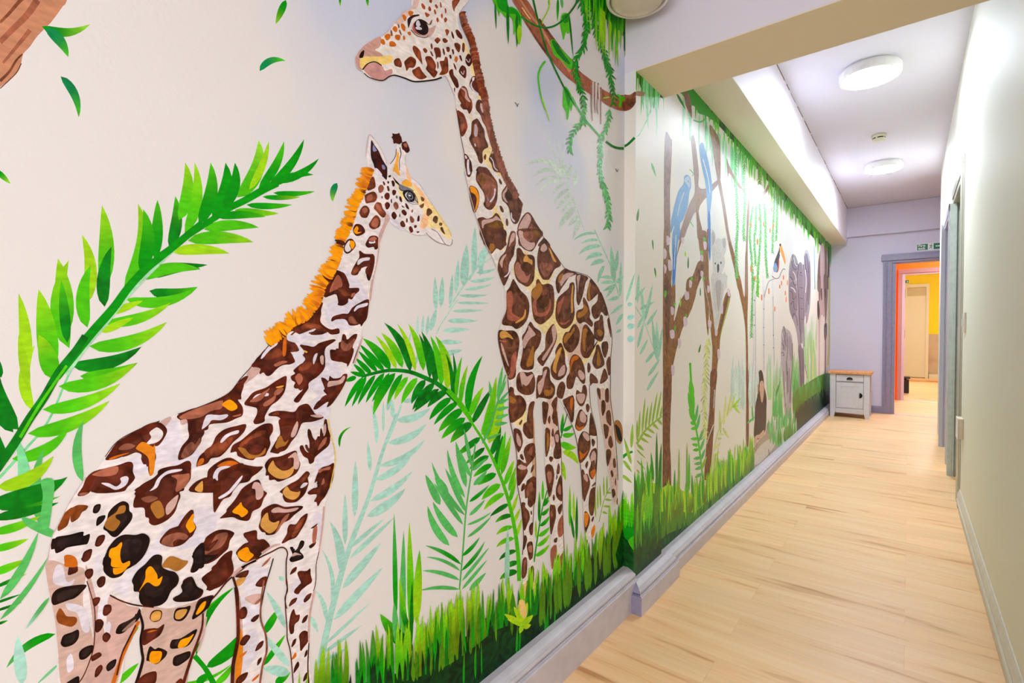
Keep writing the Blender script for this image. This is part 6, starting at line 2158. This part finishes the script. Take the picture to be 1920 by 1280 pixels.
V GM 3.6 1.4 390,150 380,350 390,600 395,800 385,1000 390,1200
V GM 3.6 1.4 455,210 445,400 455,600 445,800 450,900
V GM 3 1.1 520,620 500,760 495,900 510,1060 520,1290
V GM 3 1.1 545,620 540,800 530,900 540,1100
V GM 3 1.1 570,600 580,800 570,1000 555,1200
V GM 3 1.1 610,600 620,800 620,1000 635,1200
V GM 3 1.1 690,470 690,600 680,800 675,1000
V GM 3 1.1 715,560 710,760 705,900
V G6 4 1.6 570,320 572,450
T 1290 520 4.268
V GM 3 1.1 525,0 515,150 510,300 505,480
V G1 3 1.5 560,0 555,150
O painted_blooms
T 1290 240 4.268
P OR 665,640 672,640 672,665 665,665
P OR 500,760 508,760 508,790 500,790
P OR 565,710 573,710 573,740 565,740
P OR 602,755 610,755 610,785 602,785
P OR 652,805 660,805 660,835 652,835
P OR 677,770 685,770 685,800 677,800
P OR 550,890 560,890 560,930 550,930
P OR 500,1110 510,1110 510,1145 500,1145
P OR 530,1185 540,1185 540,1215 530,1215
P OR 760,1180 768,1180 768,1210 760,1210
P OR 745,1225 752,1225 752,1255 745,1255
P OR 792,1220 798,1220 798,1255 792,1255
T 1290 520 4.268
P OR 585,140 594,140 594,180 585,180
P OR 643,90 651,90 651,130 643,130
P OR 690,235 698,235 698,270 690,270
P OR 775,110 782,110 782,140 775,140
P OR 782,160 788,160 788,195 782,195
P OR 730,60 738,60 738,85 730,85
P OR 683,1185 693,1185 693,1240 683,1240
O birch_trunk
T 1290 520 4.268
P W3 520,150 540,150 545,800 525,800
P W3 595,0 612,0 612,740 600,740
P W3 670,0 685,0 695,900 705,1240 690,1240 680,600
S GY2 1 1 537,150 540,500 540,800
S GY2 1 1 607,100 605,400 608,740
S GY2 1 1 680,150 688,600 692,900
S K4 1.5 1.5 525,180 535,185
S K4 1.5 1.5 522,300 532,300
S K4 1.5 1.5 525,380 534,384
S K4 1.5 1.5 602,250 610,255
S K4 1.5 1.5 602,400 610,400
S K4 1.5 1.5 602,540 610,540
S K4 1.5 1.5 680,460 688,465
S K4 1.5 1.5 680,560 688,565
S K4 1.5 1.5 680,740 688,745
O pale_foliage
T 0 0 1
H TE2 TE2 14 3 70 30 1372,690 1395,700
H TE2 TE2 12 3 60 30 1405,700 1428,720
H GM2 TE2 16 4 60 30 1438,690 1466,690
H GM GM2 14 3 40 30 1440,740 1468,745
H GM GM2 14 4 60 30 1488,690 1500,690
H G6 GM 12 4 50 20 1488,730 1500,720
H GM2 GM2 12 3 60 30 1505,680 1530,670
H GM2 TE2 12 2 60 40 1505,640 1530,600
L GM2 YG 4 1525,690 1526,635
T 1290 520 4.268
S GL2 2 3 1000,600 1000,800 990,960
S BT4 2 3 1050,300 1050,700 1050,900
S GM2 2 2 970,440 960,700 970,900
T 1290 240 4.268
S TE2 2 2 995,900 1000,1100 1000,1290
S TE2 2 2 1030,880 1030,1100 1030,1290
S BU4 1.5 1.5 1010,940 1015,1290
O toucan
T 1380 440 3.05
P OR2 248,60 256,52 270,90 282,140 282,170 272,150 258,110
P OR3 240,130 248,150 246,190 240,210 234,190
P K4 232,120 244,90 248,70 252,110 244,150 240,190 236,215 222,205 216,170
P BU4 212,190 222,165 236,180 234,210 218,212
P BU 216,170 226,160 232,172 224,182
P K 248,55 256,50 257,62 250,66
P W 250,100 262,120 270,150 262,160 252,130
S GY7 1.2 1 205,235 225,250 245,245 255,220
S GY7 1 1 255,220 270,195 282,200
S GY2 1.5 2 225,250 190,265 175,300 160,360
O elephant
P GY5 302,200 310,150 322,112 340,120 352,150 355,165 372,158 386,170 390,110 402,82 418,110 427,180 428,300 424,400 412,480 402,510 396,460 388,520 388,640 392,760 390,900 385,965 372,955 360,860 358,700 352,600 340,530 322,480 305,430 300,330
P GY6 306,210 322,150 345,165 350,240 330,260 310,250
P GY6 305,290 330,270 352,330 348,430 325,470 308,420
P GY6 392,130 405,110 420,180 420,300 408,420 396,440 398,300
P GY6 358,180 375,165 384,240 384,420 380,560 366,540 360,380
P GY6 355,640 385,660 388,900 380,950 368,900 362,760
P W2 366,520 374,610 382,620 386,560 384,640 376,645 368,600
S GY7 1.2 1 322,112 330,150 345,170 352,165
S GY7 1.4 1 318,150 326,185 340,200 348,190
S GY7 1.4 1 306,240 320,250 335,290 345,280
S GY7 1.4 1 304,320 322,330 326,370 345,350
S GY7 1.2 1 312,400 328,380 332,420 350,430
S GY7 1.4 1 322,480 330,450 345,470 352,520
S GY7 1.4 1.2 356,170 352,260 358,360 362,480 372,620
S GY7 1.2 1 386,170 390,260 388,360 388,500 390,640
S GY7 1.2 1 392,120 398,180 404,240 400,320
S GY7 1.2 1 404,110 412,180 414,280 408,380
S GY7 1 1 420,150 422,280 415,400
S GY7 1 1 366,230 380,235
S GY7 1 1 365,300 382,305
S GY7 1 1 366,360 382,366
S GY7 1 1 368,420 384,426
S GY7 1 1 370,480 384,486
S K 1.3 1.3 366,215 376,218
S W3 1.2 1 330,130 336,160 348,180
S W3 1.2 1 312,300 330,310 340,330
S W3 1 1 396,200 402,260 398,330
S W3 1 1 326,210 338,230 344,260
S GY7 1.2 1 364,660 368,780 376,900
S GY7 1 1 384,660 384,800 384,920
S GY6 1.5 1 394,740 400,780 408,820
O elephant_calf
P GY4 258,600 262,550 272,520 285,535 300,545 312,560 322,600 326,680 322,760 320,860 318,950 312,1020 300,1050 284,1040 275,980 268,860 262,780 256,700
P GY5 260,560 275,540 290,600 285,660 268,650
P GY5 284,720 296,760 298,900 290,900 284,800
P GY5 300,580 318,600 322,700 312,720 302,660
P GY2 276,960 300,980 312,1000 298,1040 284,1030
S GY7 1.3 1 272,525 282,560 278,600 290,640
S GY7 1.3 1 260,680 268,670 276,690
S GY7 1.3 1 262,620 272,640 268,660
S GY7 1.2 1 290,560 296,640 290,720 292,800
S GY7 1.2 1 322,620 322,740 314,860 312,960
S GY7 1.3 1.2 296,780 298,900
S GY7 1 1 304,760 308,880 304,960
S GY7 1 1 272,780 276,880 286,980
S W3 1 1 264,560 270,600
S W3 1 1 282,840 284,940 296,1000
S K 1.2 1.2 266,690 276,688
O chimpanzee
T 1290 520 4.268
P BK4 565,760 580,740 595,760 605,820 610,880 625,940 628,1020 615,1200 600,1270 530,1290 535,1120 550,980 557,900 568,830
P SK 572,870 582,842 592,850 600,840 606,860 604,920 598,985 588,1000 578,940 570,905
P SK 553,860 562,860 560,930 553,920
S K 1 .8 578,875 584,870
S K 1 .8 592,860 598,862
S K 1 .6 584,930 596,925
T 1290 700 4.922
P BK4 620,300 650,180 700,140 720,260 720,460 700,560 640,600 612,590 615,420
P SK 660,90 690,70 700,150 690,250 678,265 665,200
P SK 610,600 630,570 660,560 700,520 702,580 690,600 670,610 640,600 625,680 612,660
O painted_rock
P TP2 530,960 560,860 600,700 650,620 710,560 725,480 745,440 775,480 790,540 825,560 845,620 858,680 740,790 600,880 535,975
P TP1 590,800 640,700 720,620 790,600 820,620 760,720 640,840
P TP3 730,460 760,460 780,520 770,560 740,540
S BK4 1.5 1 530,960 580,790 610,690
S K 1 1 740,700 755,775
P OR 785,475 798,478 800,545 788,548
P SK 355,1120 360,1070 400,1035 425,1050 420,1070 370,1120
P W2 925,610 935,520 950,560 970,505 990,545 985,560 940,600
S TP3 1 1 640,640 620,720
O giraffe_legs
T 1290 240 4.268
P BT5 1035,1290 1040,1100 1050,1020 1070,940 1065,1100 1060,1290
P BT5 1090,960 1110,980 1110,1290 1090,1290
P SK3 1060,960 1090,960 1090,1290 1062,1290
S BK4 3 4 1125,950 1125,1100 1120,1290
T 1290 520 4.268
P SK3 1050,0 1095,0 1095,300 1060,320 1055,700 1045,700 1045,300
P BK4 1035,200 1045,190 1055,280 1045,340 1035,300
P BT5 1045,-10 1060,-10 1060,130 1050,200 1045,120
P BK4 1090,380 1110,370 1110,460 1100,510 1090,480
P BT5 1085,-10 1115,-10 1115,180 1100,380 1090,200
S BT5 2 2 1100,400 1098,700 1095,860
S SK3 2 3 1052,320 1050,600 1048,880
S GL2 3 3 1130,0 1130,500 1120,700
P BK4 1062,100 1072,90 1072,170 1065,180
P BK4 1095,100 1104,90 1104,150 1097,160
O fern
T 1150 720 4
S G1 4 3 575,-160 590,100 605,250 640,450 670,700
L G1 G1 9 600,200 575,-40
L G1 G1 9 600,220 560,60
L G1 G1 9 610,280 568,180
L G1 G1 8 610,290 575,290
L G1 G1 6 620,330 580,335
L G1 G1 6 630,410 580,410
L G1 G1 6 635,460 590,450
L G1 G1 6 640,490 595,495
L GM GM 6 650,550 600,560
L GM GM 6 655,590 605,600
L GM GM 6 665,620 610,640
L GM GM 6 665,670 610,700
L GM GM 5 640,430 680,330
L GM GM 5 650,500 685,400
L GM GM 5 655,570 690,480
L GM GM 5 625,340 650,220
L GM GM 5 615,280 635,150
L GL GL 5 660,640 700,540
T 1150 440 4
L G1 G1 10 590,1220 578,1080
O fern
T 1290 520 4.268
S GL2 2 2 150,500 145,700 130,900 140,1290
V GL2 7 2 165,480 150,640 140,800 130,960 135,1150 130,1290
T 1290 700 4.922
S GL2 2 1.5 225,880 240,700 290,500 350,380 410,310
L GL2 GL2 4 300,560 290,330
L GL2 GL2 4 330,480 350,200
L GL2 GL2 4 360,400 400,180
L GL2 GL2 4 390,350 440,180
L YG GL2 4 410,310 490,220
L YG GL2 4 410,310 470,290
L YG GL2 4 430,310 480,370
L GL2 GL2 4 320,500 380,600
L GL2 GL2 4 280,560 330,560
L GL2 GL2 4 270,600 310,600
L GL2 GL2 4 240,700 300,640
L GL2 GL2 4 235,770 290,720
L GL2 GL2 4 225,830 280,780
L GM GM 4 545,460 615,400
L GM GM 3 600,440 590,300
L G2 G2 3 810,210 850,70
S GM 2 1 800,430 800,300 820,180 845,80
O grass_bank
T 0 0 1
P YG2 1240,915 1300,925 1340,890 1370,870 1400,850 1410,880 1400,925 1290,1030 1245,1060
P G6 1240,960 1300,960 1340,920 1380,890 1412,865 1400,925 1300,1010 1240,1070
P G5 1240,1010 1300,980 1360,940 1405,895 1395,920 1320,990 1240,1065
P G6 1490,740 1510,720 1557,700 1557,765 1500,810 1490,790
P GD 1492,770 1520,745 1557,725 1557,765 1498,812
H GM TE2 26 3 30 25 1442,800 1470,812 1492,800
H G6 GM 14 3 24 14 1455,812 1490,795
H G6 YG 60 3.5 40 30 1245,925 1300,925 1350,880 1412,840
H G3 G1 40 3.5 40 30 1245,930 1300,925 1350,880 1412,850
H OL YG 40 3 30 30 1245,950 1310,925 1350,895 1412,860
H G5 G2 36 3.5 25 25 1245,1010 1310,970 1370,920 1412,885
H YG YG 20 2 50 40 1250,930 1300,920 1350,870 1410,830
L GL GL 3 1273,930 1273,840
L G1 GL 3 1288,930 1288,830
L G1 G1 3 1292,920 1292,850
L G3 G3 3 1298,930 1297,890
L G3 G3 3 1264,930 1265,880
H G6 GM 30 2.5 20 16 1485,740 1510,725 1557,712
H GD G6 20 3 20 14 1492,765 1520,745 1557,730
H GM GM 16 2.5 24 16 1440,790 1490,770
O falling_leaf
T 1150 440 4
L G2 G2 2.5 560,255 562,165
O falling_leaf
L G2 G2 2.5 640,885 655,820
O falling_leaf
L YG YG 2.5 540,165 538,120
O falling_leaf
L YG YG 2.5 503,540 503,465
O falling_leaf
L G2 G2 2 652,460 652,395
"""
paint_all(PAINT)
